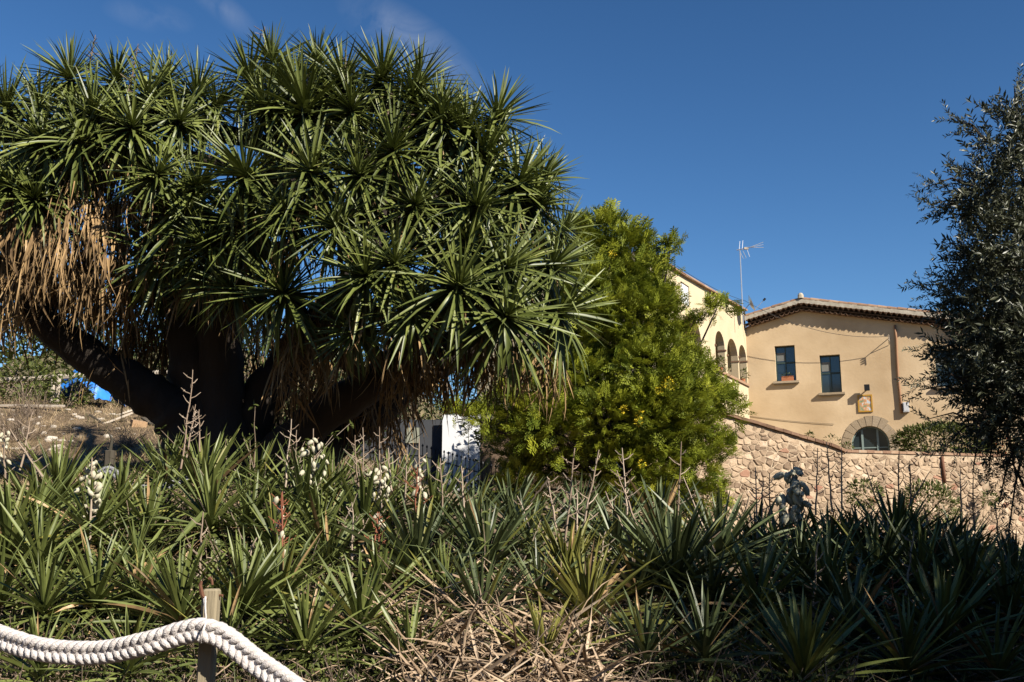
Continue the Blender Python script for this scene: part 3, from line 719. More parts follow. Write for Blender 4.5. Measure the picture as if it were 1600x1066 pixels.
for i, p in enumerate(seeds):
    a0, b0 = int(p[0]//.6), int(p[1]//.6); nb = [seeds[j] for a1 in (-1, 0, 1) for b1 in (-1, 0, 1) for j in grid.get((a0+a1, b0+b1), []) if j != i]
    poly = [(p[0]-.42, p[1]-.42), (p[0]+.42, p[1]-.42), (p[0]+.42, p[1]+.42), (p[0]-.42, p[1]+.42)]; gap = rnd.uniform(.008, .022)
    for q2 in nb:
        dx_, dy_ = q2[0]-p[0], q2[1]-p[1]; l_ = math.hypot(dx_, dy_)
        if l_ < .04 or l_ > .85: continue
        dx_ /= l_; dy_ /= l_; poly = clip(poly, p[0]+dx_*(l_/2-gap), p[1]+dy_*(l_/2-gap), dx_, dy_)
        if len(poly) < 3: break
    if len(poly) < 3: continue
    # knock the corners off
    out = []
    for j in range(len(poly)):
        A1, B1 = poly[j], poly[(j+1) % len(poly)]
        if math.hypot(A1[0]-B1[0], A1[1]-B1[1]) < .03: out.append(((A1[0]+B1[0])/2, (A1[1]+B1[1])/2)); continue
        for t in (.16, .84): out.append((A1[0]+(B1[0]-A1[0])*t+rnd.uniform(-.008, .008), A1[1]+(B1[1]-A1[1])*t+rnd.uniform(-.008, .008)))
    poly = [(x, y/AN) for x, y in out][:12]; c = (p[0], p[1]/AN)
    if len(poly) > 3 and max(y for x, y in poly) < gt(c[0])-.03 and min(y for x, y in poly) > BOT: stones.append((c, poly, rnd.random()))
def stone_mb(k, poly, t, tilt):
    cu = sum(p[0] for p in poly)/len(poly); cv = sum(p[1] for p in poly)/len(poly); n = len(poly); pr = rnd.uniform(.006, .045)
    vs = [GW.w(p[0], p[1], -.03) for p in poly]+[GW.w(p[0], p[1], pr*.45+rnd.uniform(-.004, .008)) for p in poly]
    vs += [GW.w(cu+(p[0]-cu)*.78, cv+(p[1]-cv)*.78, pr+rnd.uniform(-.008, .008)+tilt*(p[1]-cv)) for p in poly]
    fs = []
    for j in range(n):
        q_ = (j+1) % n; fs += [(j, q_, n+q_, n+j), (n+j, n+q_, 2*n+q_, 2*n+j)]
    fs.append(tuple(2*n+j for j in range(n))); k.add(vs, fs, t)
def vis(c):   # stones in view, to become parts
    u0 = gw(1130, 760)[0]; u1 = gw(1600, 760)[0]; return u0 < c[0] < u1 and c[1] > -.3
seen = sorted([s for s in stones if vis(s[0])], key=lambda s: -(max(p[0] for p in s[1])-min(p[0] for p in s[1])))
parts_ = seen[:300]; ids = set(id(s) for s in parts_)
for s in parts_:
    k = MB(); tl = rnd.uniform(-.15, .15); stone_mb(k, s[1], 0, tl); isb = s[2] < .06
    k.build('brick' if isb else 'stone', M['brick'] if isb else M['stone'], gwall)
k = MB()
for s in stones:
    if id(s) not in ids: stone_mb(k, s[1], s[2], rnd.uniform(-.15, .15))
k.build('small_stones', M['stone'], gwall, kind='stuff')
# cap: sloping tiles at left, rendered coping at right
ucut = gw(1318, 707)[0]; u = uLf
while u < ucut-.05:
    u2 = min(u+.30, ucut); k = MB(); j = rnd.uniform(0, .02)
    vs = [GW.w(x, gt(x)+v+j, d) for x in (u+.008, u2) for v in (.002, .10) for d in (-.5, .11+rnd.uniform(-.02, .02))]
    k.add(vs, [(0, 1, 3, 2), (4, 6, 7, 5), (0, 4, 5, 1), (2, 3, 7, 6), (0, 2, 6, 4), (1, 5, 7, 3)]); k.build('cap_tile', M['tiledark'], gwall); u = u2
while u < uRt:
    u2 = min(u+rnd.uniform(.28, .34), uRt); k = MB(); j = rnd.uniform(0, .015)
    pbox(k, GW, u+.008, u2, gt(u)+.002, gt(u)+.085+j, -.5, .035+j); k.build('coping_brick', M['tile'], gwall); u = u2
k = MB(); u0, _ = gw(1471, 730); k.add([GW.w(u0-.06, .9+.9, .05), GW.w(u0+.06, 1.8, .05), GW.w(u0+.05, gt(u0), .06), GW.w(u0-.04, gt(u0), .06)], [(0, 1, 2, 3)])
# drain pipe on the wall
k = MB(); k.tube([GW.w(u0, gt(u0)-.05, .07), GW.w(u0+.01, gt(u0)-.5, .08), GW.w(u0+.03, gt(u0)-.95, .07)], .055, 6); dpz = k.build('drain_pipe', M['rust'], None, True); anchor(dpz, GW.w(u0, gt(u0)-.95, .07)); tag(dpz, 'short rusty drain pipe on the stone wall near the olive tree', 'pipe')

# hedge and plants on the terrace edge
def shrub(name, c, rad, n, size, m, label, cat, group=None, squash=(1, 1, 1), stems=6, temps=LF, base=None, up=.4, part='foliage', stemmat=None):
    base = base or Vector((c[0], c[1], c[2]-rad*squash[2])); c = Vector(c)
    e_ = empty(name, base, label, cat, group)
    k = MB()
    for i in range(stems):
        d = rdir(); tip = Vector((c.x+d.x*rad*squash[0]*.8, c.y+d.y*rad*squash[1]*.8, c.z+abs(d.z)*rad*squash[2]*.7))
        mid = base.lerp(tip, .5)+rdir()*rad*.12; r0 = max(.006, rad*.025)
        k.tube([base+rdir()*r0*2, mid, tip], [r0, r0*.7, r0*.3], 4)
    k.build('stem', stemmat or M['twig'], e_)
    leafball(part, c, rad, n, size, m, e_, temps, up, squash=squash)
    return e_
hu, hv = fu(1440, 690); hc = P(1440, 690, 38.5)
shrub('hedge', hc+Vector((0.85, 0, 0)), 1.0, 6000, .14, M['weed'], 'clipped green hedge between the arched door and the olive tree', 'hedge', squash=(2.0, .8, .72), base=Vector((hc.x, hc.y, TERR)))
hc = P(1560, 700, 38)
gm = shrub('geranium_plant', hc, .5, 500, .12, M['weed'], 'red flowering plant on top of the wall behind the olive branches', 'plant', squash=(2.6, .7, .7), base=Vector((hc.x, hc.y, TERR)))
leafball('blossom', hc+UP*.12, .5, 240, .08, mat('red_petal', (.62, .06, .02), (.75, .16, .05), .6), gm, squash=(2.6, .7, .6))
for (px, py, rd, lab) in ((1303, 690, .28, 'small succulent plant at the foot of the sloping cap'), (1328, 697, .16, 'dark weed growing on the coping left of the arched door'), (1268, 680, .12, 'tiny green tuft on the sloping wall cap')):
    u, v = gw(px, py); c = GW.w(u, max(v, gt(u)+.12), -.1); shrub('wall_plant', c, rd, 90, .10, M['weed'], lab, 'plant', squash=(1, 1, .8), stems=3, base=GW.w(u, gt(u)+.05, -.1))
for (px, py, rd, n, lab) in ((1452, 790, .75, 1500, 'rounded yellow-green shrub against the stone wall'), (1350, 772, .45, 500, 'small feathery green shrub at the wall foot'), (1547, 780, .22, 160, 'little green weed sprouting from the stone wall')):
    c = P(px, py, 31.5 if n > 300 else 35.3); gz = g(c.x, c.y)
    shrub('wall_shrub', c, rd, n, .13, M['weed'], lab, 'shrub', squash=(1.3, .8, 1), base=Vector((c.x, c.y, gz if n > 300 else c.z-.15)))

# ================================================================ WHITE GATE AND RAILING
gY = 27.5
gp0 = P(690, 760, gY); gp1 = P(750, 760, gY); top = P(720, 648, gY).z; bot = g(gp0.x, gY)-.2
GP = Plane((gp0.x, gY, 0), (1, .06, 0), (.06, -1, 0)); gwid = (gp1.x-gp0.x)/1.0
wg = empty('white_gate', (gp0.x, gY, bot), 'white painted metal gate leaf glowing in the shade behind the railing', 'gate')
for i in range(2):
    a = gwid*(.0 if i == 0 else .70); b_ = gwid*(.69 if i == 0 else 1.0)
    k = MB(); pbox(k, GP, a, b_-.006, bot, top, -.04, 0); k.build('panel', M['white'], wg)
hw = P(640, 700, gY+.3); k = MB(); GL = Plane((P(560, 700, gY+.3).x, gY+.3, 0), (1, 0, 0), (0, -1, 0)); wl_ = gp0.x-GL.o.x
pbox(k, GL, 0, wl_-.02, bot, top-.1, -.3, 0)
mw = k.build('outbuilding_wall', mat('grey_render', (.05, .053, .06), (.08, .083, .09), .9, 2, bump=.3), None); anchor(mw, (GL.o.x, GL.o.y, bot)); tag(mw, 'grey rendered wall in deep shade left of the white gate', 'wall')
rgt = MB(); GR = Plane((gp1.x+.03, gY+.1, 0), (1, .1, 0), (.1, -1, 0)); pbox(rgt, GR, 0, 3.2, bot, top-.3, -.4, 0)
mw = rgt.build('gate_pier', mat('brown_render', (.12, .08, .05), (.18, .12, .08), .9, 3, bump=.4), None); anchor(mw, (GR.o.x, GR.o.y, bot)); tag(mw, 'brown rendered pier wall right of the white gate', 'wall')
# notice board on the grey wall
r0 = P(634, 668, gY+.2); r1 = P(655, 692, gY+.2)
nb = empty('notice_board', (r0.x, gY+.25, r1.z), 'faded square plaque on the shaded grey wall', 'sign')
k = MB(); pbox(k, Plane((r0.x, gY+.29, 0), (1, 0, 0), (0, -1, 0)), 0, r1.x-r0.x, r1.z, r0.z, 0, .03); k.build('plate', mat('faded_plaque', (.20, .21, .15), (.34, .34, .26), .7, 4), nb)
rl = empty('iron_railing', P(690, 760, gY-.8), 'black iron railing with spear points in front of the white gate', 'railing')
x = P(600, 700, gY-.8).x; xe = P(800, 700, gY-.8).x; i = 0
while x < xe:
    t = (x-P(691, 700, gY-.8).x)/(gp1.x-gp0.x); zt = P(700, 702+18*max(-.5, min(1.3, t)), gY-.8).z
    k = MB(); c = Vector((x, gY-.8, 0)); k.tube([Vector((x, gY-.8, zt-1.5)), Vector((x, gY-.8, zt-.10))], .012, 5)
    k.tube([Vector((x, gY-.8, zt-.16)), Vector((x, gY-.8, zt-.09)), Vector((x, gY-.8, zt-.06)), Vector((x, gY-.8, zt))], [.012, .012, .032, .001], 5)
    k.build('spear_bar', M['iron'], rl); x += .112; i += 1
for dz in (.32, 1.25):
    pts = []
    for xx in np.linspace(P(600, 700, gY-.8).x, xe, 8):
        t = (xx-P(691, 700, gY-.8).x)/(gp1.x-gp0.x); pts.append(Vector((xx, gY-.8+.02, P(700, 702+18*max(-.5, min(1.3, t)), gY-.8).z-dz)))
    k = MB(); k.tube(pts, .02, 4); k.build('rail', M['iron'], rl)
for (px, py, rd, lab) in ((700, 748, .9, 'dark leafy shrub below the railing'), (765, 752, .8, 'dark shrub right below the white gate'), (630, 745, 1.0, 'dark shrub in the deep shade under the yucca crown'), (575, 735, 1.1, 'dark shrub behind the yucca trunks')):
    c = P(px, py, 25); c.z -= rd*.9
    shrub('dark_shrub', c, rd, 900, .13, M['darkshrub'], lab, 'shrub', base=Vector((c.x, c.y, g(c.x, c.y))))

# ================================================================ BIG YUCCA TREE
TY = 12.0
tb = Vector((P(320, 700, TY).x, TY, g(P(320, 700, TY).x, TY)))
ytree = empty('yucca_tree', tb, 'huge many-headed tree yucca with skirts of dead leaves, filling the left', 'tree')
def limb(pts, rads, name='trunk', k=10):
    # smooth the polyline
    pts = [Vector(p) for p in pts]; out = []; rr = []
    for i in range(len(pts)-1):
        p0 = pts[max(i-1, 0)]; p1 = pts[i]; p2 = pts[i+1]; p3 = pts[min(i+2, len(pts)-1)]
        for s in range(9):
            t = s/9; out.append(.5*((2*p1)+(p2-p0)*t+(2*p0-5*p1+4*p2-p3)*t*t+(3*p1-p0-3*p2+p3)*t**3)); rr.append((rads[i]*(1-t)+rads[i+1]*t)*rnd.uniform(.88, 1.10))
    out.append(pts[-1]); rr.append(rads[-1]); m_ = MB(); m_.tube(out, rr, k); m_.build(name, M['bark'], ytree, True); return out
A_ = lambda px, py, Y=TY: P(px, py, Y)
base = tb-UP*.2
nodes = []
nodes += limb([base, A_(285, 660), A_(215, 605, 11.9), A_(130, 550, 11.7), A_(60, 490, 11.5), A_(20, 380, 11.4)], [.42, .30, .24, .20, .17, .13])
nodes += limb([base+Vector((.1, .1, 0)), A_(305, 600, 12.2), A_(290, 480, 12.3), A_(250, 360, 12.3), A_(210, 240, 12.2)], [.42, .3, .26, .2, .15])
nodes += limb([base+Vector((.25, 0, 0)), A_(345, 600, 12.1), A_(350, 470, 12), A_(400, 340, 12), A_(440, 230, 12)], [.40, .27, .24, .2, .15])
nodes += limb([base+Vector((.3, .2, 0)), A_(400, 640, 12.3), A_(470, 540, 12.5), A_(560, 430, 12.6), A_(600, 280, 12.5)], [.38, .26, .24, .2, .15])
nodes += limb([base+Vector((.5, .1, 0)), A_(480, 670, 12.0), A_(590, 590, 11.9), A_(680, 500, 11.9), A_(740, 380, 11.9)], [.34, .24, .2, .17, .13])
nodes += limb([base+Vector((.6, -.1, 0)), A_(530, 690, 12.6), A_(640, 600, 12.9), A_(760, 520, 12.9), A_(830, 430, 12.8)], [.3, .22, .19, .15, .12])
# rosettes: px, py, radius factor, depth offset(None = computed), big (leaves as sub-parts)
def crownY(px, py):
    best = 99
    for (cx_, cy_, rx, ry, rz) in ((590, 330, 330, 300, 2.1), (150, 260, 230, 200, 1.7), (720, 460, 190, 190, 2.2)):
        d = ((px-cx_)/rx)**2+((py-cy_)/ry)**2
        if d < 1: best = min(best, TY-rz*math.sqrt(1-d))
    return best if best < 90 else TY
heads = [(145, 192, 1.1, 1), (227, 140, .95, 0), (299, 135, .95, 0), (65, 150, .9, 0), (112, 108, .9, 0), (18, 180, .9, 0), (-15, 245, 1, 0), (125, 232, 1.0, 0), (25, 300, .95, 0),
 (180, 112, .8, 0), (255, 115, .8, 0), (70, 230, .9, 0), (205, 210, .9, 0), (275, 200, .9, 0), (330, 175, .9, 0), (-30, 150, .9, 0), (-60, 330, .95, 0), (60, 320, .8, 0),
 (478, 186, 1.15, 1), (465, 128, .9, 0), (395, 112, .95, 0), (430, 82, .9, 0), (500, 86, .9, 0), (540, 118, .9, 0), (598, 112, .9, 0), (643, 142, .95, 0), (655, 118, .8, 0),
 (614, 246, 1.1, 1), (690, 205, .95, 0), (750, 262, 1.1, 1), (772, 196, 1.0, 0), (720, 222, .9, 0), (529, 362, 1.15, 1), (727, 388, 1.0, 0), (825, 330, .95, 0), (800, 300, .95, 0), (835, 290, .9, 0),
 (449, 464, 1.0, 0), (713, 453, 1.1, 1), (863, 492, 1.0, 0), (785, 425, 1.0, 0), (850, 425, .95, 0), (300, 300, 1.0, 0), (285, 345, .95, 0), (390, 285, 1.0, 0),
 (560, 285, .95, 0), (645, 330, .95, 0), (550, 160, .9, 0), (390, 360, .95, 0), (620, 420, .95, 0), (420, 180, .9, 0), (680, 165, .85, 0),
 (250, 400, .9, 0), (340, 390, .9, 0), (490, 280, .95, 0), (785, 500, .95, 0), (640, 495, .9, 0), (570, 440, .9, 0), (870, 370, .85, 0), (320, 430, .85, 0), (740, 330, .9, 0),
 (450, 340, .9, 0), (240, 280, .85, 0), (375, 455, .9, 0), (560, 520, .85, 0), (235, 455, .8, 0)]
back = []
for i in range(11):
    a = rnd.uniform(0, 6.28); r = rnd.uniform(.1, .85); back.append((590+300*r*math.cos(a), 300+240*r*math.sin(a), .95))
for i in range(5):
    a = rnd.uniform(0, 6.28); r = rnd.uniform(.1, .8); back.append((130+200*r*math.cos(a), 220+130*r*math.sin(a), .95))
def rosette(c, ax, n, L_, phimax, droopy=0.0, jit=.25):
    mats = []; pk = []; a0 = rnd.uniform(0, 6.28); e1 = ax.orthogonal().normalized(); e2 = ax.cross(e1)
    for i in range(n):
        t = (i+.5)/n; phi = .10+(phimax-.10)*t**.75+rnd.uniform(-.09, .09); az = a0+i*2.39996+rnd.uniform(-.3, .3)
        d = ax*math.cos(phi)+(e1*math.cos(az)+e2*math.sin(az))*math.sin(phi)
        d = (d+rdir()*jit*.3).normalized()
        ln = L_*(.62+.5*math.sin(min(1, t*1.15+.12)*math.pi*.62))*rnd.uniform(.85, 1.1)
        if phi < .9: v = rnd.choice((0, 1, 2, 3, 0, 1))
        elif phi < 1.5: v = rnd.choice((1, 2, 3, 4, 5, 9) if droopy else (1, 2, 3, 3, 4))
        else: v = rnd.choice((1, 2, 3, 4, 5, 6, 7, 8, 9) if droopy else (3, 4, 5, 6))
        upv = (ax-d*ax.dot(d)); upv = upv.normalized() if upv.length > .05 else e1
        upv = (upv*.7+UP*.5+rdir()*.2)
        mats.append(frame(d, upv, ln, c+d*.02+ax*(.10*(1-t)), rnd.uniform(-.35, .35))); pk.append(v)
    return mats, pk
def near_node(p):
    return min(nodes, key=lambda q_: (q_-p).length + (2 if q_.z > p.z else 0))
ytl = [tmesh('yucca_leaf', t, M['ytree']) for t in YL]
def headcrown(px, py, f, Y, big):
    if py < 175: py += 24
    c = P(px, py, Y); cc = P(590 if px > 330 else 140, 400 if px > 330 else 300, TY+.3)
    ax = ((c-cc).normalized()*1.0+UP*.6+Vector((0, -.12, 0))+rdir()*.15).normalized()
    Ln = .70*f*rnd.uniform(.85, 1.12)
    n = 54 if big else rnd.randint(100, 135)
    mats, pk = rosette(c, ax, n, Ln, rnd.uniform(2.3, 2.6), 1)
    if big:
        m2, p2 = rosette(c, ax, 48, Ln*.9, 1.9, 1); par = scatter('leaf_rosette', YL, p2, m2, M['ytree'], ytree, tints=[rnd.uniform(0, .8) for _ in m2])
        for m_, v in zip(mats, pk):
            o = bpy.data.objects.new('leaf', ytl[v]); o.parent = par; o.matrix_basis = Matrix.Translation(-wl(ytree)) @ m_; link(o)
    else:
        scatter('leaf_rosette', YL, pk, mats, M['ytree'], ytree)
    # the branch below, and the skirt of dead leaves hanging round it
    q_ = near_node(c); st = c-ax*.05; mid = st.lerp(q_, .45)-UP*.1
    k = MB(); k.tube([st, st-ax*.3, mid, q_], [.05, .07, .08, .10], 7); k.build('branch', M['bark'], ytree, True)
    return c, ax
skm = []; skp = []; skt = []
def skirt(c, ax, n, depth, L_=.62, wid=.14, store=None):
    for i in range(n):
        t = rnd.random(); p = c-ax*(.12+.1*t)-UP*depth*t; a = rnd.uniform(0, 6.28); rr = wid*(1+.6*t)
        p = p+Vector((math.cos(a)*rr, math.sin(a)*rr, 0))
        d = Vector((math.cos(a)*.35, math.sin(a)*.35, -1))+rdir()*.22
        skm.append(frame(d, Vector((math.cos(a), math.sin(a), .2)), L_*rnd.uniform(.6, 1.15), p, rnd.uniform(-.9, .9))); skp.append(rnd.randrange(len(DL)))
def flush(name='dead_leaf_skirt'):
    global skm, skp
    if skm: scatter(name, DL, skp, skm, M['dead'], ytree)
    skm = []; skp = []
for (px, py, f, big) in heads:
    c, ax = headcrown(px, py, f, crownY(px, py)+rnd.uniform(-.1, .15), big)
    if py > 180: skirt(c, ax, 26, .3, .5); flush()
for (px, py, f) in back: headcrown(px, py, f, TY+rnd.uniform(.5, 1.9), 0)
# the great sunlit skirts at left, and the others seen below the crown
for (px, py, Y, n, dp, wd_) in ((60, 265, 10.92, 240, .8, .30), (130, 285, 10.87, 300, .75, .30), (195, 250, 11.22, 260, .7, .22), (20, 335, 11.32, 220, .5, .28), (90, 365, 11.12, 220, .4, .3), (160, 390, 11.3, 130, .35, .2), (-30, 370, 11, 160, .6, .3), (250, 330, 12.6, 150, 1.2, .35), (310, 380, 12.8, 150, 1.2, .3), (200, 350, 12.9, 150, 1.0, .35), (370, 420, 12.9, 120, .8, .3), (150, 430, 12.4, 90, .4, .3), (450, 500, 13.2, 130, .8, .4), (560, 520, 13.2, 130, .8, .4), (610, 500, 13.2, 100, .4, .4), (430, 560, 13.4, 160, 1.0, .5), (540, 590, 13.6, 160, .9, .5), (350, 520, 13.5, 160, 1.2, .4), (260, 480, 13.3, 120, .8, .3), (40, 400, 12.3, 110, .5, .3), (110, 410, 12.4, 100, .4, .3), (-20, 400, 12.3, 80, .5, .3),
                               (280, 230, 11.3, 90, .35, .15), (480, 480, 10.9, 110, .3, .15), (510, 430, 11.0, 80, .25, .12), (460, 520, 11.5, 50, .5, .08), (705, 520, 11.1, 130, .12, .32), (650, 530, 11.5, 80, .25, .22), (765, 515, 11.3, 80, .1, .2), (600, 560, 12.6, 90, .5, .25), (540, 550, 12.7, 90, .6, .25),
                               (380, 250, 11.2, 60, .4, .14), (440, 330, 11.4, 60, .4, .14), (850, 530, 11.6, 40, .1, .12), (240, 480, 12.6, 90, .4, .2), (330, 440, 12.7, 90, .6, .2), (180, 500, 11.8, 50, .25, .1), (560, 575, 13.0, 90, .4, .3), (480, 560, 13.0, 90, .6, .3), (400, 520, 13.0, 80, .6, .2)):
    skirt(P(px, py, Y), UP, int(n*1.15), dp, .66, wd_*1.05); flush()
# dry flower remnants above some heads
for (px, py) in ((137, 75), (205, 90), (195, 130), (480, 130), (540, 90), (605, 150), (690, 160), (765, 190), (850, 330), (560, 230), (415, 60), (640, 190), (330, 235), (20, 240)):
    k = MB(); c = P(px, py+40, crownY(px, py+30)); 
    top_ = c+UP*.45+rdir()*.06; k.tube([c, top_], [.012, .004], 4)
    for j in range(12):
        t = j/12; p = c.lerp(top_, .25+.7*t); k.tube([p, p+Vector((rnd.uniform(-.12, .12), rnd.uniform(-.12, .12), rnd.uniform(-.02, .06)))], [.006, .004], 3)
    k.build('dry_panicle', M['twig'], ytree)

# ================================================================ MIMOSA (acacia)
def frond():
    vs = []; fs = []
    def q_(p, d, w, l):
        d = d.normalized(); s = d.cross(UP); s = s.normalized()*w/2 if s.length > .01 else Vector((w/2, 0, 0)); k = len(vs)
        vs.extend([p-s*.5, p+d*l*.5-s, p+d*l, p+d*l*.5+s]); fs.extend([(k, k+1, k+2), (k, k+2, k+3)])
    for i in range(7):
        t = (i+.5)/7; c = Vector((t*.8, 0, -.12*t*t)); nf = 4; L_ = .34*(1-.55*t)
        for sg in (-1, 1):
            d = Vector((.55, sg*1.0, rnd.uniform(-.1, .35))).normalized()
            for j in range(nf):
                p = c+d*L_*(j+.3)/nf; q_(p, d*.3+Vector((.7*(1 if j % 2 else -.5), .5*(1 if j % 2 else -1), rnd.uniform(-.3, .3))), .065, .20)
    return [tuple(v) for v in vs], fs
FR = [frond() for _ in range(4)]
def feathery_tree(name, base, blobs, label, m, per=70, L_=.42, trunk_r=.16, seed=0):
    e_ = empty(name, base, label, 'tree')
    k = MB(); fork = base+UP*1.3; k.tube([base-UP*.2, base+UP*.6+Vector((.05, 0, 0)), fork], [trunk_r, trunk_r*.8, trunk_r*.7], 9); k.build('trunk', M['bark'], e_, True)
    for (c, r, sz) in blobs:
        k = MB(); mid = fork.lerp(c, .5)+Vector((0, 0, -.2)); k.tube([fork, mid, c], [.06, .035, .015], 5); k.build('branch', M['bark'], e_, True)
        mats = []; pk = []; n = int(per*(r/.6)**2)
        for i in range(n):
            d = rdir()
            if d.z < -.3 and rnd.random() < .5: d.z = -d.z
            rr = rnd.uniform(.35, 1)**.6; p = c+Vector((d.x*r*sz[0], d.y*r*sz[1], d.z*r*sz[2]))*rr
            dd = (d*.8+UP*.35+rdir()*.55).normalized(); mats.append(frame(dd, UP+rdir()*.4, L_*rnd.uniform(.6, 1.15), p-dd*.12, rnd.uniform(-1, 1))); pk.append(rnd.randrange(4))
        scatter('foliage', FR, pk, mats, m, e_)
    return e_
AY = 22
def ablob(px, py, rpx, dY=0, sz=(1, 1, 1)): return (P(px, py, AY+dY), rpx/1600*AY, sz)
ac = [ablob(910, 370, 38, .2), ablob(985, 385, 40, -.1), ablob(890, 500, 55, .2), ablob(1020, 500, 55, -.7), ablob(850, 660, 60, -.6), ablob(820, 760, 45, 0), ablob(1060, 630, 60, -1.0), ablob(945, 365, 42, 0), ablob(925, 400, 45, .2), ablob(975, 400, 45, 0), ablob(940, 450, 60, -.2), ablob(1005, 450, 55, -.3), ablob(1040, 400, 16, -.2), ablob(1048, 385, 18, -.2), ablob(1015, 425, 30, 0),
      ablob(1018, 490, 42, -.2), ablob(970, 510, 65, -.5), ablob(1045, 545, 46, -.4), ablob(1075, 590, 50, -.3), ablob(1000, 580, 60, -.8), ablob(1100, 620, 45, -.2), ablob(1130, 640, 34, 0), ablob(1120, 483, 24, -.6, (1.3, 1, .8)), ablob(1085, 500, 14, -.5),
      ablob(920, 530, 60, -.2), ablob(900, 600, 60, -.4), ablob(840, 610, 50, -.3), ablob(800, 640, 42, -.3), ablob(765, 655, 22, -.6, (1, 1, 1.5)), ablob(738, 652, 20, -.6), ablob(712, 640, 14, -.6), ablob(880, 680, 50, -.6), ablob(950, 650, 60, -.9), ablob(1020, 650, 60, -.9), ablob(1075, 670, 55, -.6),
      ablob(1030, 720, 55, -.7), ablob(1085, 730, 45, -.4), ablob(985, 730, 50, -.8), ablob(1100, 780, 35, -.3), ablob(1040, 785, 45, -.5), ablob(1125, 700, 30, -.2), ablob(960, 790, 40, -.4), ablob(905, 740, 45, 0), ablob(830, 720, 45, .3), ablob(1130, 765, 14, -.4),
      ablob(880, 560, 60, 1.0), ablob(960, 600, 90, 1.4), ablob(1000, 700, 90, 1.5), ablob(880, 680, 80, 1.6), ablob(980, 480, 70, 1.2), ablob(810, 690, 60, 1.5), ablob(895, 450, 45, .8)]
ab_ = P(985, 830, AY); ab_.z = g(ab_.x, AY)
acacia = feathery_tree('mimosa_tree', ab_, ac, 'feathery yellow-green mimosa tree between the yucca and the farmhouse', M['acacia'], per=118, L_=.40)
for (px, py) in ((1000, 648), (998, 660), (1045, 595), (1040, 600), (975, 640), (957, 397), (1003, 725), (1050, 603), (1030, 610)):
    leafball('blossom', P(px, py, AY-1.75), .075, 40, .045, M['yellowflower'], acacia)

# ================================================================ OLIVE TREES
def oliveleaf_twig():
    vs = []; fs = []; n = 11
    for i in range(n):
        t = (i+.6)/n; c = Vector((t, .03*math.sin(5*t), -.06*t*t))
        for sg in (-1, 1):
            a = rnd.uniform(0, 6.28) if i % 2 else rnd.uniform(0, 3)
            d = Vector((.75, math.cos(a)*sg*.8, math.sin(a)*sg*.8)).normalized(); tv, tf = OL[rnd.randrange(2)]
            m_ = frame(d, rdir(), .23*rnd.uniform(.7, 1.1), c, 0); k = len(vs)
            vs.extend([tuple(m_ @ Vector(v)) for v in tv]); fs.extend([tuple(x+k for x in f) for f in tf])
    k = len(vs); w = .008       # the twig's own stem
    vs.extend([(0, -w, 0), (0, w, 0), (1, 0, -.06), (0, 0, w*1.6)]); fs.extend([(k, k+1, k+2), (k, k+2, k+3), (k+1, k+3, k+2)])
    return vs, fs
OT = [oliveleaf_twig() for _ in range(5)]
def olive(base, blobs, label, per, L_=.30, hang=(), tr=.2):
    e_ = empty('olive_tree', base, label, 'tree')
    top_ = base+UP*1.5+Vector((.1, .1, 0)); k = MB(); k.tube([base-UP*.2, base+UP*.5+Vector((.06, 0, 0)), base+UP*1.0+Vector((-.03, .05, 0)), top_], [tr*1.3, tr, tr*.85, tr*.8], 10); k.build('trunk', M['bark'], e_, True)
    for (c, r) in blobs:
        c = Vector(c); k = MB(); mid = top_.lerp(c, .5)+rdir()*.1; k.tube([top_, mid, c], [.05, .03, .012], 5); k.build('branch', M['bark'], e_, True)
        mats = []; pk = []
        for i in range(int(per*(r/.5)**2)):
            d = rdir(); rr = rnd.uniform(.2, 1)**.55; p = c+d*r*rr
            dd = (d*.9+UP*.15+rdir()*.7).normalized(); mats.append(frame(dd, UP+rdir()*.4, L_*rnd.uniform(.6, 1.15), p-dd*.1, rnd.uniform(-3, 3))); pk.append(rnd.randrange(5))
        scatter('foliage', OT, pk, mats, M['olive'], e_)
    for (a, b_) in hang:
        a = Vector(a); b_ = Vector(b_); k = MB(); mid = a.lerp(b_, .5)+Vector((0, 0, .06)); k.tube([a, mid, b_], [.012, .008, .004], 4); k.build('branch', M['bark'], e_)
        mats = []; pk = []
        for i in range(9):
            t = .25+.75*i/8; p = a.lerp(b_, t)+rdir()*.04; dd = ((b_-a).normalized()+rdir()*.8).normalized(); mats.append(frame(dd, UP, L_*rnd.uniform(.5, .8), p, rnd.uniform(-3, 3))); pk.append(rnd.randrange(5))
        scatter('foliage', OT, pk, mats, M['olive'], e_)
    return e_
OY = 7.6
def ob(px, py, rpx, dY=0): return (P(px+12, py, OY+dY), rpx/1600*OY)
bl = [ob(1560, 215, 62), ob(1610, 190, 55), ob(1530, 300, 65), ob(1600, 280, 80, -.1), ob(1540, 380, 70, -.1), ob(1520, 450, 68), ob(1600, 420, 95, -.2), ob(1530, 530, 80), ob(1600, 540, 100, -.2), ob(1535, 600, 75, .1), ob(1600, 640, 85), ob(1490, 480, 28), ob(1500, 330, 28), ob(1515, 560, 55, .3),
      ob(1560, 460, 95, .7), ob(1560, 320, 80, .6), ob(1570, 600, 90, .7), ob(1700, 300, 130, .2), ob(1700, 480, 140, .2), ob(1700, 620, 120, .2), ob(1820, 400, 150, .3), ob(1820, 560, 140), ob(1660, 170, 70, .2), ob(1750, 180, 110, .3), ob(1545, 665, 45, .1), ob(1700, 400, 130, 1.2), ob(1850, 300, 130, .8), ob(1640, 480, 110, .9)]
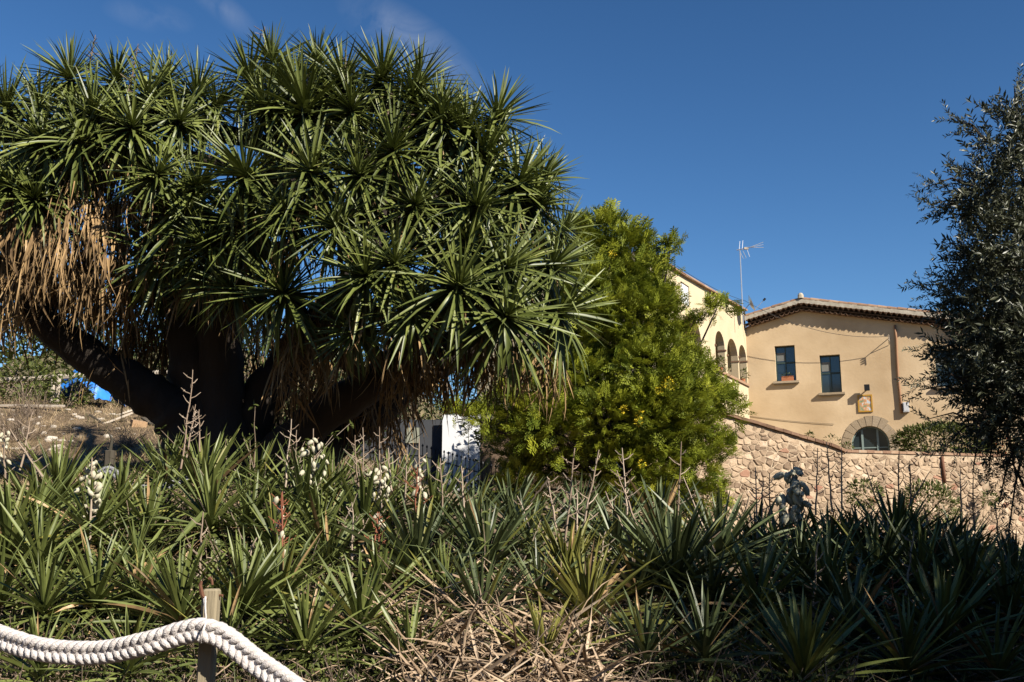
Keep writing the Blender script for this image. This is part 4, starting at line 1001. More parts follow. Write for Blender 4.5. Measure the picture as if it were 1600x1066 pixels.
hangs = [((1540, 640), (1520, 740), .0), ((1560, 650), (1545, 735), .1), ((1570, 660), (1590, 760), 0), ((1540, 660), (1475, 700), .1), ((1520, 600), (1448, 592), 0), ((1520, 620), (1435, 610), .1), ((1530, 560), (1445, 545), 0), ((1590, 690), (1560, 790), .05), ((1600, 700), (1575, 840), .0), ((1530, 660), (1450, 655), 0), ((1500, 470), (1445, 445), 0), ((1520, 480), (1455, 480), .1), ((1510, 330), (1452, 320), 0), ((1520, 290), (1455, 290), .0), ((1540, 220), (1495, 190), 0), ((1590, 190), (1585, 135), 0), ((1600, 760), (1570, 720), 0)]
ob_ = P(1790, 800, OY+.2); ob_.z = g(ob_.x, ob_.y)
olive(ob_, bl, 'dense grey-green olive tree reaching in from the right edge', 240, .27, [(P(a[0], a[1], OY+d), P(b_[0], b_[1], OY+d)) for a, b_, d in hangs])
# olives off to the right and behind the camera, whose shade falls on the right of the bed
for (x, y, s, lab) in ((6.2, -1.4, 1.2, 'broad olive tree behind and right of the viewpoint'), (7.2, 1.9, 1.35, 'olive tree standing to the right of the viewpoint'), (9.4, 4.6, 1.5, 'taller olive tree behind the one at the right edge'), (8.3, -1.6, 1.4, 'olive tree further behind to the right')):
    bs = Vector((x, y, g(x, y))); r = random.Random(int(x*10)); bb = []
    for i in range(22):
        a = r.uniform(0, 6.28); q2 = r.uniform(.2, 1.6)*s; bb.append((bs+Vector((math.cos(a)*q2, math.sin(a)*q2, (2.2+r.uniform(-.7, 2.1))*s)), .75*s))
    olive(bs, bb, lab, 75, .46)

# ================================================================ YUCCA SHRUBS
LM = {k: [tmesh('yucca_leaf', t, M[k]) for t in YL] for k in ('ybush', 'yblue', 'yyellow', 'dead')}
DM = [tmesh('dead_yucca_leaf', t, M['dead']) for t in DL]
plants = []
def yucca(px, py, Y, L_, n, label, m='ybush', tilt=(0, 0), phimax=1.75, dead=8, group='yuccas of the planted bed', droopy=0):
    L_ *= 1.05; n = int(n*1.3)
    c = P(px, py, Y); gz = g(c.x, c.y)
    if c.z < gz+.03: c.z = gz+.03
    e_ = empty('yucca_plant', (c.x, c.y, gz), label, 'yucca', group)
    ax = Vector((tilt[0], tilt[1]-.12, 1)).normalized(); off = Matrix.Translation(-e_.location)
    if c.z-gz > .05:
        k = MB(); k.tube([Vector((c.x, c.y, gz-.05)), c], [.05, .04], 7); k.build('trunk', M['bark'], e_, True)
        for i in range(int((c.z-gz)*40)):      # withered leaves down the stem
            a = rnd.uniform(0, 6.28); p = Vector((c.x, c.y, gz+(c.z-gz)*rnd.random()))
            d = Vector((math.cos(a), math.sin(a), -.9))+rdir()*.3
            o = bpy.data.objects.new('dead_leaf', DM[rnd.randrange(len(DM))]); o.parent = e_; o.matrix_basis = off @ frame(d, UP, L_*rnd.uniform(.6, .9), p, rnd.uniform(-1, 1)); link(o)
    mats, pk = rosette(c, ax, n, L_, phimax, droopy, .3)
    wd_ = Matrix.Diagonal((1, rnd.uniform(1.1, 1.35), 1.15, 1)); mats = [m_ @ wd_ for m_ in mats]
    for m_, v in zip(mats, pk):
        mk = m if rnd.random() > .07 else rnd.choice(('dead', 'yyellow'))
        o = bpy.data.objects.new('leaf', LM[mk][v]); o.parent = e_; o.matrix_basis = off @ m_; link(o)
    for i in range(dead):
        a = rnd.uniform(0, 6.28); d = Vector((math.cos(a), math.sin(a), rnd.uniform(-.7, .1)))+rdir()*.2
        o = bpy.data.objects.new('dead_leaf', DM[rnd.randrange(len(DM))]); o.parent = e_; o.matrix_basis = off @ frame(d, UP, L_*rnd.uniform(.6, 1), c-UP*.02, rnd.uniform(-1, 1)); link(o)
    plants.append((e_, c)); return e_
Yp = [
 (700, 955, 6.7, .44, 40, 'yucca rising from the litter left of the bluish one', 'ybush', (-.15, 0), 1.5, 20),
 (845, 960, 6.6, .42, 36, 'half dead yucca in the litter left of the yellowing one', 'yblue', (0, 0), 1.6, 30),
 (55, 830, 8.1, .5, 36, 'yucca tucked between the edge clump and the bank yucca', 'ybush', (.1, 0), 1.4, 5),
 (185, 810, 8.5, .5, 36, 'yucca in the weeds right of the tall white spike at far left', 'ybush', (.1, 0), 1.5, 6),
 (235, 845, 7.9, .5, 40, 'yucca left of the wide-spread one behind the post', 'ybush', (-.2, 0), 1.4, 5),
 (70, 970, 6.3, .42, 36, 'low yucca between the edge and the full round one', 'ybush', (-.1, 0), 1.6, 6),
 (215, 960, 6.6, .42, 36, 'yucca squeezed between the round one and the post', 'ybush', (0, 0), 1.4, 6),
 (385, 840, 8.0, .5, 40, 'yucca right of the wide-spread one behind the post', 'ybush', (.2, 0), 1.4, 5),
 (430, 870, 7.6, .48, 38, 'yucca behind the reddish flower stem', 'ybush', (0, 0), 1.3, 5),
 (500, 860, 7.9, .5, 40, 'yucca below the leaning one with the white spike', 'ybush', (0, 0), 1.4, 6),
 (520, 790, 9.0, .5, 40, 'yucca at the edge of the dark hollow under the crown', 'ybush', (-.1, 0), 1.3, 4),
 (610, 800, 8.9, .5, 40, 'yucca round the foot of the middle white spike', 'ybush', (.1, 0), 1.3, 4),
 (350, 1040, 5.6, .38, 36, 'low yucca under the rope right of the post', 'ybush', (.1, 0), 1.6, 6),
 (480, 1035, 5.7, .42, 40, 'low yucca at the bottom between rope and broad yucca', 'ybush', (-.1, 0), 1.5, 6),
 (200, 1065, 5.4, .36, 36, 'small yucca at the bottom below the rope', 'ybush', (0, 0), 1.6, 6),
 (60, 1075, 5.4, .36, 34, 'small yucca in the bottom left corner under the rope', 'ybush', (0, 0), 1.6, 6),
 (600, 950, 6.8, .46, 38, 'yucca in the shadow between the dark fan and the broad one', 'ybush', (-.2, 0), 1.4, 6),
 (800, 830, 8.8, .5, 38, 'yucca below the foot of the railing at right', 'yblue', (0, 0), 1.3, 6),
 (850, 1060, 5.6, .40, 34, 'ragged yucca at the bottom in the dry litter', 'yyellow', (0, 0), 1.6, 24),
 (1000, 940, 7.0, .46, 40, 'yucca in front of the big grey-green fan, leaning left', 'yblue', (-.25, 0), 1.4, 8),
 (1110, 960, 6.8, .48, 42, 'yucca between the big fan and the drooping one', 'yblue', (.1, 0), 1.4, 8),
 (1100, 1045, 5.8, .44, 42, 'dark low yucca at the bottom left of the drooping one', 'yblue', (.1, 0), 1.6, 8),
 (1030, 850, 8.8, .55, 42, 'yucca behind the big grey-green fan', 'yblue', (0, 0), 1.3, 4),
 (905, 840, 8.6, .5, 36, 'yucca behind the pale branched stalks', 'yblue', (0, 0), 1.3, 8),
 (12, 880, 7.4, .60, 44, 'tall green yucca cut by the left edge, halfway up the bed', 'ybush', (0, 0), 1.2, 8),
 (92, 795, 8.8, .62, 40, 'upright yucca against the bare bank, left of the leaning post', 'ybush', (-.1, 0), 1.3, 6),
 (142, 852, 7.6, .58, 44, 'yucca bearing the white flower spike at far left', 'ybush', (0, 0), 1.75, 8),
 (147, 962, 6.5, .50, 54, 'full round yucca just above the white rope at left', 'ybush', (.05, 0), 1.8, 12),
 (5, 955, 6.6, .45, 36, 'low yucca at the left edge above the rope', 'ybush', (-.3, 0), 1.7, 10),
 (327, 838, 7.8, .56, 60, 'yucca with wide-spread leaves directly behind the wooden post', 'ybush', (.05, 0), 1.95, 14),
 (318, 785, 8.9, .60, 40, 'erect yucca at the foot of the big trunk', 'ybush', (0, .1), 1.1, 4),
 (262, 770, 9.2, .52, 36, 'yucca beside the hanging grey rope below the trunk', 'ybush', (-.1, 0), 1.4, 4),
 (285, 985, 6.0, .47, 44, 'yucca half hidden behind the wooden post', 'ybush', (-.15, 0), 1.2, 5),
 (372, 965, 6.1, .45, 40, 'yucca to the right of the wooden post above the rope', 'ybush', (.3, 0), 1.2, 5),
 (437, 960, 6.5, .48, 44, 'upright green yucca right of the post in the weeds', 'ybush', (0, 0), 1.3, 8),
 (470, 815, 8.4, .62, 50, 'yucca leaning right behind the tall white flower spike', 'ybush', (.25, .1), 1.3, 5),
 (400, 770, 9.4, .5, 34, 'yucca among the leafy weeds under the crown', 'ybush', (0, 0), 1.4, 4),
 (570, 850, 8.2, .60, 46, 'loose yucca behind the red flower stems', 'ybush', (-.1, 0), 1.3, 6),
 (562, 1006, 6.0, .50, 58, 'broad yucca near the bottom with yellowish lower leaves', 'ybush', (.0, 0), 2.05, 14),
 (648, 915, 7.2, .66, 72, 'large dark yucca fanning out in the middle of the bed', 'yblue', (.05, 0), 1.7, 14),
 (750, 995, 6.3, .50, 60, 'bluish yucca standing over a skirt of dry leaves', 'yblue', (0, 0), 1.6, 34),
 (758, 905, 7.2, .56, 48, 'taller yucca with a bare pale stem behind the bluish one', 'yblue', (.05, .1), 1.2, 16),
 (680, 830, 8.6, .58, 40, 'yucca behind the large dark one', 'ybush', (0, 0), 1.2, 5),
 (735, 850, 8.4, .55, 40, 'grey-green yucca below the iron railing', 'yblue', (.1, 0), 1.4, 5),
 (830, 880, 7.9, .52, 36, 'thin yucca left of the pale branched stalks', 'yblue', (-.1, 0), 1.4, 18),
 (922, 985, 6.4, .50, 56, 'yellowing yucca in the dry litter', 'yyellow', (-.12, 0), 1.5, 40),
 (888, 930, 6.9, .46, 38, 'smaller yellow-green yucca behind the yellowing one', 'yyellow', (0, 0), 1.0, 22),
 (1055, 930, 7.1, .66, 70, 'big grey-green yucca with a broad fan of stiff leaves', 'yblue', (-.05, 0), 1.35, 10),
 (965, 880, 8.2, .56, 44, 'yucca left of the big grey-green fan', 'yblue', (-.1, 0), 1.3, 8),
 (1120, 890, 7.9, .60, 46, 'yucca behind and right of the big fan', 'yblue', (.15, 0), 1.3, 8),
 (1185, 975, 6.6, .56, 66, 'yucca at the edge of the shade with drooping lower leaves', 'ybush', (0, 0), 2.1, 12),
 (1010, 1052, 5.8, .42, 46, 'low yucca at the bottom below the big fan', 'yblue', (-.05, 0), 1.7, 12),
 (1255, 1085, 5.7, .48, 50, 'yucca at the bottom edge with sunlit upright leaves', 'ybush', (.05, 0), 1.2, 6),
 (1415, 1070, 5.9, .48, 44, 'yucca at the bottom in the shade with a few lit leaves', 'ybush', (.1, 0), 1.5, 6),
 (1560, 1080, 6.0, .46, 40, 'dark yucca in the bottom right corner', 'ybush', (0, 0), 1.6, 4),
 (60, 900, 7.1, .5, 36, 'small yucca between the two at far left', 'ybush', (.1, 0), 1.5, 6),
 (215, 900, 7.2, .44, 34, 'small yucca in weeds left of the post', 'ybush', (0, 0), 1.6, 10),
 (510, 900, 7.3, .44, 36, 'small yucca in the dark gap right of the red stem', 'ybush', (.1, 0), 1.5, 6),
 (640, 1060, 5.7, .40, 34, 'small yucca at the bottom edge beside the dry leaves', 'ybush', (0, 0), 1.6, 12),
]
for a in Yp: yucca(*a, droopy=1 if a[8] > 1.9 else 0)
dk = [(1180, 860, 9.3), (1225, 885, 8.6), (1290, 865, 8.9), (1345, 860, 9.2), (1400, 855, 9.0), (1460, 870, 8.8), (1520, 880, 9.4), (1585, 885, 9.0), (1300, 950, 7.3), (1370, 930, 7.7), (1440, 940, 7.4), (1510, 960, 7.2), (1580, 980, 7.0), (1330, 1010, 6.4), (1470, 1020, 6.3), (1250, 930, 7.8), (1420, 850, 10.5), (1330, 850, 10.6), (1250, 850, 10.4), (1500, 850, 10.8), (1620, 920, 8.4), (1640, 1000, 7.0), (1590, 860, 10.8)]
for i, (px, py, Y_) in enumerate(dk):
    if Y_ > 8.3: py += 24+max(0, px-1420)*.16
    yucca(px, py, Y_, rnd.uniform(.50, .64), 38, 'dark yucca silhouetted against the foot of the stone wall' if Y_ > 10 else ('dark yucca low in the black shade near the bottom right' if Y_ < 7.9 else 'dark yucca in the middle of the black shade at right'), 'yblue' if i % 2 else 'ybush', (rnd.uniform(-.2, .2), 0), 1.35, 3, 'yuccas in deep shade, back row' if Y_ > 10 else ('yuccas in deep shade, front row' if Y_ < 7.9 else 'yuccas in deep shade, middle row'))
# ---- stalks: part of the nearest plant
def nearest(p): return min(plants, key=lambda q_: (q_[1]-p).length)[0]
def stalk(bx, by, tx, ty, Y_, n=9, r=.010, m='stalk', bend=0.0, spur=.13):
    a = P(bx, by, Y_); b_ = P(tx, ty, Y_+rnd.uniform(-.15, .15)); par = nearest(a); k = MB()
    pts = [a.lerp(b_, i/6)+Vector((bend*math.sin(i/6*3.14)*.1+rnd.uniform(-.006, .006), 0, 0)) for i in range(7)]
    k.tube(pts, [r*(1-.6*i/6) for i in range(7)], 5)
    for i in range(n):
        t = .30+.66*i/n; p = a.lerp(b_, t); az = i*2.4+rnd.uniform(-.5, .5); ln = spur*(1.1-.6*t)*rnd.uniform(.6, 1.2)
        d = Vector((math.cos(az), math.sin(az)*.6, .62)); e1 = p+d*ln; k.tube([p, p+d*ln*.5+UP*-.01, e1], [r*.5, r*.42, r*.3], 4)
        if rnd.random() < .5: k.tube([p+d*ln*.6, p+d*ln*.6+rdir()*ln*.35], [r*.35, r*.25], 3)
    k.build('dry_stalk', M[m], par)
for s in [(283, 735, 302, 578, 8.6, 13), (292, 715, 306, 632, 8.8, 8), (312, 706, 311, 640, 8.9, 7), (32, 735, 50, 645, 8.5, 6), (66, 745, 15, 670, 8.3, 3), (445, 770, 455, 655, 8.3, 6), (462, 735, 463, 672, 8.7, 5), (560, 765, 554, 680, 8.3, 9), (567, 820, 567, 668, 8.1, 8), (593, 750, 593, 667, 8.6, 5), (631, 790, 636, 700, 7.9, 8), (657, 790, 655, 685, 8.1, 5), (612, 770, 606, 700, 8.3, 6),
          (551, 905, 551, 785, 7.1, 8), (692, 805, 687, 716, 8.0, 9), (725, 810, 722, 728, 8.1, 7), (882, 855, 898, 700, 7.3, 11), (903, 865, 936, 703, 7.1, 12), (870, 825, 855, 745, 7.6, 9), (840, 852, 808, 775, 7.6, 5), (902, 850, 901, 765, 7.8, 5), (858, 748, 828, 785, 7.6, 0), (985, 845, 945, 768, 7.5, 4), (1000, 835, 963, 735, 7.8, 6), (980, 812, 972, 700, 7.9, 10), (1058, 832, 1064, 690, 8.2, 6), (1125, 885, 1066, 745, 7.3, 3), (1150, 850, 1170, 775, 8, 3), (1183, 865, 1180, 730, 9.0, 12), (1203, 900, 1202, 740, 8.7, 12), (1190, 820, 1192, 745, 9.2, 8),
          (1275, 805, 1277, 700, 10.2, 10), (1300, 800, 1292, 690, 9.7, 11), (1315, 795, 1315, 700, 9.9, 9), (1378, 805, 1352, 732, 9.8, 3), (1404, 805, 1404, 706, 9.9, 8), (1423, 785, 1421, 720, 9.9, 9), (1420, 790, 1452, 738, 9.6, 1), (1502, 800, 1500, 735, 9.6, 7), (1522, 830, 1520, 745, 9.3, 7), (1560, 840, 1556, 790, 9.6, 5),
          (1268, 985, 1277, 848, 6.7, 4), (1228, 1005, 1203, 850, 6.8, 5), (1415, 930, 1428, 830, 7.2, 5), (1380, 870, 1390, 805, 8.2, 5), (312, 920, 316, 800, 6.4, 5), (378, 905, 400, 840, 6.6, 3), (60, 760, 42, 690, 8.6, 4), (1110, 870, 1128, 790, 8.3, 4), (930, 920, 945, 830, 7.0, 8), (868, 900, 862, 840, 7.0, 8)]:
    stalk(*s)
for s in [(440, 885, 440, 770, 7.2, 10), (583, 912, 590, 800, 7.0, 10), (648, 820, 652, 730, 7.8, 8), (1396, 1015, 1393, 900, 6.6, 9)]: stalk(*s, m='redstalk')
# ---- white flower spikes
def bell():
    vs = []; fs = []; k = 6
    for z, r in ((0, .10), (-.4, .46), (-1.0, .52), (-1.45, .22)):
        for j in range(k): a = 2*math.pi*j/k; vs.append((math.cos(a)*r, math.sin(a)*r, z))
    vs = [(x*1.15, y*1.15, z-.3) if (q > 17 and q % 2) else (x, y, z) for q, (x, y, z) in enumerate(vs)]
    for i in range(3):
        for j in range(k): a = i*k+j; b_ = i*k+(j+1) % k; fs += [(a, b_, b_+k), (a, b_+k, a+k)]
    fs += [(0, j+1, j) for j in range(1, k-1)]
    return vs, fs
BELL = bell()
def spike(bx, by, tx, ty, Y_, n, wpx, y0, y1, m='stalk', size=.036):
    stalk(bx, by, tx, ty, Y_, 6, .011, m, spur=.08); par = nearest(P(bx, by, Y_)); me_ = bpy.data.meshes.get('bell_blossom') or tmesh('bell_blossom', BELL, M['flower'])
    me_.polygons.foreach_set('use_smooth', [True]*len(me_.polygons))
    for i in range(n):
        t = (i+rnd.random())/n; py = y0+(y1-y0)*t; w = wpx*(.35+.65*math.sin(math.pi*(.15+.75*t))); px = tx+(bx-tx)*max(0, (py-ty)/(by-ty))
        p = P(px+rnd.uniform(-w, w), py, Y_+rnd.uniform(-.09, .09)); s = size*rnd.uniform(.75, 1.15)
        o = bpy.data.objects.new('blossom', me_); o.parent = par; link(o)
        o.matrix_basis = Matrix.Translation(p-par.location) @ Euler((rnd.uniform(-.9, .9), rnd.uniform(-.9, .9), rnd.uniform(0, 6))).to_matrix().to_4x4() @ Matrix.Scale(s, 4)
spike(140, 850, 144, 715, 7.5, 27, 17, 718, 798)
spike(492, 800, 490, 670, 8.3, 30, 20, 684, 765)
spike(596, 820, 594, 725, 8.1, 25, 15, 728, 795)
spike(655, 790, 655, 712, 8.0, 12, 9, 716, 790)
spike(440, 880, 441, 768, 7.1, 8, 13, 772, 870, 'redstalk')
spike(592, 860, 592, 800, 7.5, 3, 8, 800, 820, 'redstalk')
spike(1226, 905, 1240, 725, 8.5, 44, 21, 730, 808, size=.055)
spike(8, 770, 6, 668, 8.4, 16, 14, 672, 722)

# ================================================================ ROPE BARRIER
def braid(name, pts, rad, label, m, strands=8, turns_per_m=5.0, k=6):
    # centreline resampled
    pts = [Vector(p) for p in pts]; cr_ = []
    for i in range(len(pts)-1):
        p0 = pts[max(i-1, 0)]; p1 = pts[i]; p2 = pts[i+1]; p3 = pts[min(i+2, len(pts)-1)]
        for s in range(12):
            t = s/12; cr_.append(.5*((2*p1)+(p2-p0)*t+(2*p0-5*p1+4*p2-p3)*t*t+(3*p1-p0-3*p2+p3)*t**3))
    cr_.append(pts[-1]); L_ = [0]
    for a, b_ in zip(cr_, cr_[1:]): L_.append(L_[-1]+(b_-a).length)
    tot = L_[-1]; N = int(tot*turns_per_m*16)
    e_ = empty(name, cr_[0], label, 'rope')
    cs = []; j = 0
    for i in range(N+1):
        s = tot*i/N
        while j < len(L_)-2 and L_[j+1] < s: j += 1
        f = (s-L_[j])/max(1e-9, L_[j+1]-L_[j]); p = cr_[j].lerp(cr_[j+1], f)
        T = (cr_[min(j+2, len(cr_)-1)]-cr_[max(j-1, 0)]).normalized(); side = Vector((0, -1, 0)); side = (side-T*side.dot(T)).normalized(); upv = T.cross(side); upv = -upv if upv.z < 0 else upv
        cs.append((s, p, side, upv))
    mb = MB(); mb.tube([c_[1] for c_ in cs], rad*.50, 8); mb.build('core', m, e_, True)
    for q_ in range(strands):
        ph = 2*math.pi*q_/strands; path = []
        for (s, p, side, upv) in cs:
            t = 2*math.pi*turns_per_m*s/1.0+ph
            path.append(p+upv*(math.sin(t)*rad*.70)+side*(math.sin(2*t)*rad*.48))
        mb = MB(); mb.tube(path, rad*.33, k); mb.build('strand', m, e_, True)
    return e_
RY = 3.25
rp = [P(-90, 960, RY+.25), P(-20, 988, RY+.15), P(60, 1014, RY+.05), P(150, 1020, RY), P(230, 1005, RY-.05), P(290, 988, RY-.07), P(318, 985, RY-.08), P(350, 996, RY-.08), P(400, 1035, RY-.1), P(460, 1078, RY-.15), P(540, 1150, RY-.2), P(640, 1200, RY-.25)]
braid('barrier_rope', rp, .036, 'thick white braided rope hanging from the wooden post', M['rope'], 5, 7.6)
pt = P(331, 920, RY); pg = g(pt.x, RY)
post = empty('rope_post', (pt.x, RY, pg), 'square weathered wooden post carrying the white rope', 'post')
k = MB(); w_ = .048; lean = Vector((P(331, 920, RY).x-P(327, 1060, RY).x, 0, 0))
def squarepost(mb, top_, bot_, w, bev=.006):
    vs = []
    for c, s in ((bot_, 1), (top_-UP*.006, 1), (top_, .8)):
        for (x, y) in ((-w/2, -w/2+bev), (-w/2+bev, -w/2), (w/2-bev, -w/2), (w/2, -w/2+bev), (w/2, w/2-bev), (w/2-bev, w/2), (-w/2+bev, w/2), (-w/2, w/2-bev)): vs.append(c+Vector((x*s, y*s, 0)))
    fs = [(i*8+j, i*8+(j+1) % 8, (i+1)*8+(j+1) % 8, (i+1)*8+j) for i in range(2) for j in range(8)]+[tuple(16+j for j in range(8))]
    mb.add(vs, fs)
squarepost(k, pt, Vector((pt.x-.012, RY, pg-.1)), w_); k.build('timber', M['wood'], post)
k = MB(); k.tube([pt+Vector((.022, 0, -.02)), pt+Vector((.036, -.005, -.02)), pt+Vector((.036, -.005, -.02))], [.004, .004, .006], 6); k.build('nail', M['rust'], post)
k = MB(); h0 = P(321, 932, RY-.03)
k.tube([P(332, 914, RY), P(331, 906, RY), P(328, 902, RY), P(326, 905, RY)], .004, 6); k.build('wire_hook', M['rust'], post)
k = MB(); k.tube([P(322, 938, RY-.03), P(316, 930, RY-.03), P(313, 915, RY-.03), P(315, 908, RY-.03)], [.006, .007, .006, .004], 6); k.build('rusty_hook', M['rust'], post)
k = MB(); tie = [P(321, 932, RY-.035), P(320.5, 950, RY-.04), P(322, 968, RY-.05), P(320, 978, RY-.125), P(314, 995, RY-.13), P(313, 1004, RY-.11), P(318, 1004, RY-.02), P(324, 980, RY-.02), P(321, 960, RY-.04), P(319, 935, RY-.035)]
k.tube(tie, .0035, 5); tc_ = k.build('tie_cord', M['rope'], None, True); anchor(tc_, tie[0]); tag(tc_, 'thin white cord tying the rope to the post hook', 'cord')
# second post further back with a grey rope in the shade
P2Y = 8.9; pt2 = P(172, 704, P2Y); pg2 = g(pt2.x, P2Y)
post2 = empty('rope_post', (pt2.x, P2Y, pg2), 'dark rough post in the shade at the foot of the bank', 'post')
k = MB(); squarepost(k, pt2+UP*.0, Vector((pt2.x, P2Y, pg2-.2)), .085, .02); k.build('timber', M['darkwood'], post2)
k = MB(); k.tube([pt2+UP*-.01, pt2+Vector((.01, 0, .10)), pt2+Vector((-.03, 0, .16))], [.02, .012, .004], 5); k.build('splinter', M['darkwood'], post2)
braid('barrier_rope', [P(150, 745, P2Y-.05), P(172, 735, P2Y-.08), P(200, 757, P2Y-.05), P(240, 764, P2Y+.1), P(290, 750, P2Y+.4), P(330, 735, P2Y+.7)], .036, 'grey braided rope sagging from the dark post in the shade', M['greyrope'], 5, 7.6, 5)

# ================================================================ THE BANK AT LEFT: fence, tarp, debris
BY = 20.5
def onbank(px, Y_): p = P(px, 600, Y_); return Vector((p.x, Y_, g(p.x, Y_)))
fn = empty('rail_fence', onbank(86, BY), 'pale wooden rail fence along the top of the bank', 'fence')
k = MB(); a = P(-160, 604, BY); b_ = P(130, 587, BY+.2); ax = (b_-a).normalized(); k.tube([a, a.lerp(b_, .5)+UP*-.01, b_], .06, 8); k.build('rail', M['whitewood'], fn)
k = MB(); a2 = P(130, 587, BY+.25); b2 = P(300, 580, BY+.4); k.tube([a2, b2], .05, 8); k.build('rail', M['whitewood'], fn)
for px in (-120, 84, 92, 250):
    t_ = P(px, 588, BY+.12); k = MB(); k.tube([Vector((t_.x, t_.y, g(t_.x, t_.y)-.2)), t_], [.055, .05], 7); k.build('fence_post', M['whitewood'], fn)
# tarp
def tarp(name, c, sx, sy, sz, m, label):
    k = MB(); n = 16; vs = []; fs = []
    for i in range(n+1):
        for j in range(n+1):
            u, v = i/n*2-1, j/n*2-1; r = max(abs(u), abs(v)); h = math.sqrt(max(0, 1-min(1, (u*u+v*v)*.75)))*sz
            h += .09*sz*math.sin(u*9+v*5)*(1-r*.4)+rnd.uniform(-.02, .02); vs.append(c+Vector((u*sx, v*sy, max(h, .01))))
    for i in range(n):
        for j in range(n): a = i*(n+1)+j; fs.append((a, a+n+1, a+n+2, a+1))
    k.add(vs, fs, .5); o = k.build(name, m, None, True); anchor(o, c); tag(o, label, name.replace('_', ' ')); return o
tarp('tarpaulin', onbank(140, 21.2)+UP*.02, .62, .6, .72, M['tarp'], 'bright blue tarpaulin heaped behind the hanging dead leaves')
# rocks & debris
def rock(c, s, m, label, name='rock', cat='rock', group='stones strewn over the bank'):
    k = MB(); n = 7; vs = []
    for z, r in ((-.2, .8), (.15, 1), (.5, .7)):
        for j in range(n): a = 2*math.pi*j/n; q_ = r*rnd.uniform(.75, 1.1); vs.append(c+Vector((math.cos(a)*s*q_, math.sin(a)*s*q_*.8, z*s*rnd.uniform(.8, 1.2))))
    fs = [(i*n+j, i*n+(j+1) % n, (i+1)*n+(j+1) % n, (i+1)*n+j) for i in range(2) for j in range(n)]+[tuple(2*n+j for j in range(n))]
    k.add(vs, fs, 0); o = k.build(name, m, None); anchor(o, c); return tag(o, label, cat, group)
def bankat(px, py):    # ray against the terrain
    lo = 9.0
    while lo < 30:
        p = P(px, py, lo)
        if p.z < g(p.x, p.y): return p
        lo += .1
    return P(px, py, 20)
rock(bankat(90, 701), .12, M['rock'], 'white rounded rock low on the bank above the flower spike', group=None)
rock(bankat(80, 688), .13, M['rock'], 'long pale stone just above the white rock', group=None)
for i in range(46):
    px, py = rnd.uniform(-10, 275), rnd.uniform(640, 715); rock(bankat(px, py), rnd.uniform(.03, .10), M['rock'], 'small pale stone lying among others on the bank')
def plank(px, py, ln, w, az, tilt, label, m='whitewood'):
    c = bankat(px, py)+UP*.08; k = MB(); k.box(c, ln, w, .035, Euler((rnd.uniform(-.3, .3), tilt, az)).to_matrix()); o = k.build('plank', M[m], None); anchor(o, c); tag(o, label, 'plank')
plank(68, 641, .75, .14, .05, 0, 'long pale slab lying flat on the bank below the fence')
plank(20, 640, .5, .1, -.1, 0, 'short weathered board at the left edge of the bank')
plank(183, 661, .55, .09, .5, -.45, 'light wooden board propped up on the rubbish heap')
plank(200, 650, .65, .05, .3, -.4, 'narrow batten leaning across the rubbish heap')
plank(150, 662, .35, .04, -.3, .5, 'dark stained batten sticking out of the grass', 'darkwood')
plank(222, 655, .3, .2, .8, .3, 'broken square board at the right of the heap')
plank(232, 665, .28, .16, -.5, .5, 'brownish broken panel below the square board', 'darkwood')
c = bankat(216, 667); k = MB(); k.box(c+UP*.04, .26, .2, .14, Euler((.2, .1, .6)).to_matrix()); o = k.build('cardboard_box', mat('cardboard', (.42, .26, .14), (.50, .33, .19), .9), None); anchor(o, c); tag(o, 'crushed brown cardboard box on the rubbish heap', 'box')
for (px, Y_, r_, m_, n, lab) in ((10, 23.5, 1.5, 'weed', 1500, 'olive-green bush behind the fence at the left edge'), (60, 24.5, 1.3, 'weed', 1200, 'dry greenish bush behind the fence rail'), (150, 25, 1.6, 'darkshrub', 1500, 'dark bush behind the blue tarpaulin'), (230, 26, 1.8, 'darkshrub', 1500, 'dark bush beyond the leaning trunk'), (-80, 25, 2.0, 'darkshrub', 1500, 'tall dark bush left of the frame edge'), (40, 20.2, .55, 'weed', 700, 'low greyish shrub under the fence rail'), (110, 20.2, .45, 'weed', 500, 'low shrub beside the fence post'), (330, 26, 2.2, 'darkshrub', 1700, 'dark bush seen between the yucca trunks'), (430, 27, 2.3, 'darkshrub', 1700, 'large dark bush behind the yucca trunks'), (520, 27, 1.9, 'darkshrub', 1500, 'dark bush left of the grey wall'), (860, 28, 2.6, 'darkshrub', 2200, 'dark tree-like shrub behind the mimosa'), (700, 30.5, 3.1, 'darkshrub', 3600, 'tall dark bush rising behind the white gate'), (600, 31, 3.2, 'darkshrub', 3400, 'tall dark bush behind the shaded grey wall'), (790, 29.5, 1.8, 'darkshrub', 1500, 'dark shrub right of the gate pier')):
    b_ = onbank(px, Y_); shrub('bush', b_+UP*r_*.7, r_, n, .16 if r_ > 1 else .1, M[m_], lab, 'bush', squash=(1, 1, .85), base=b_)
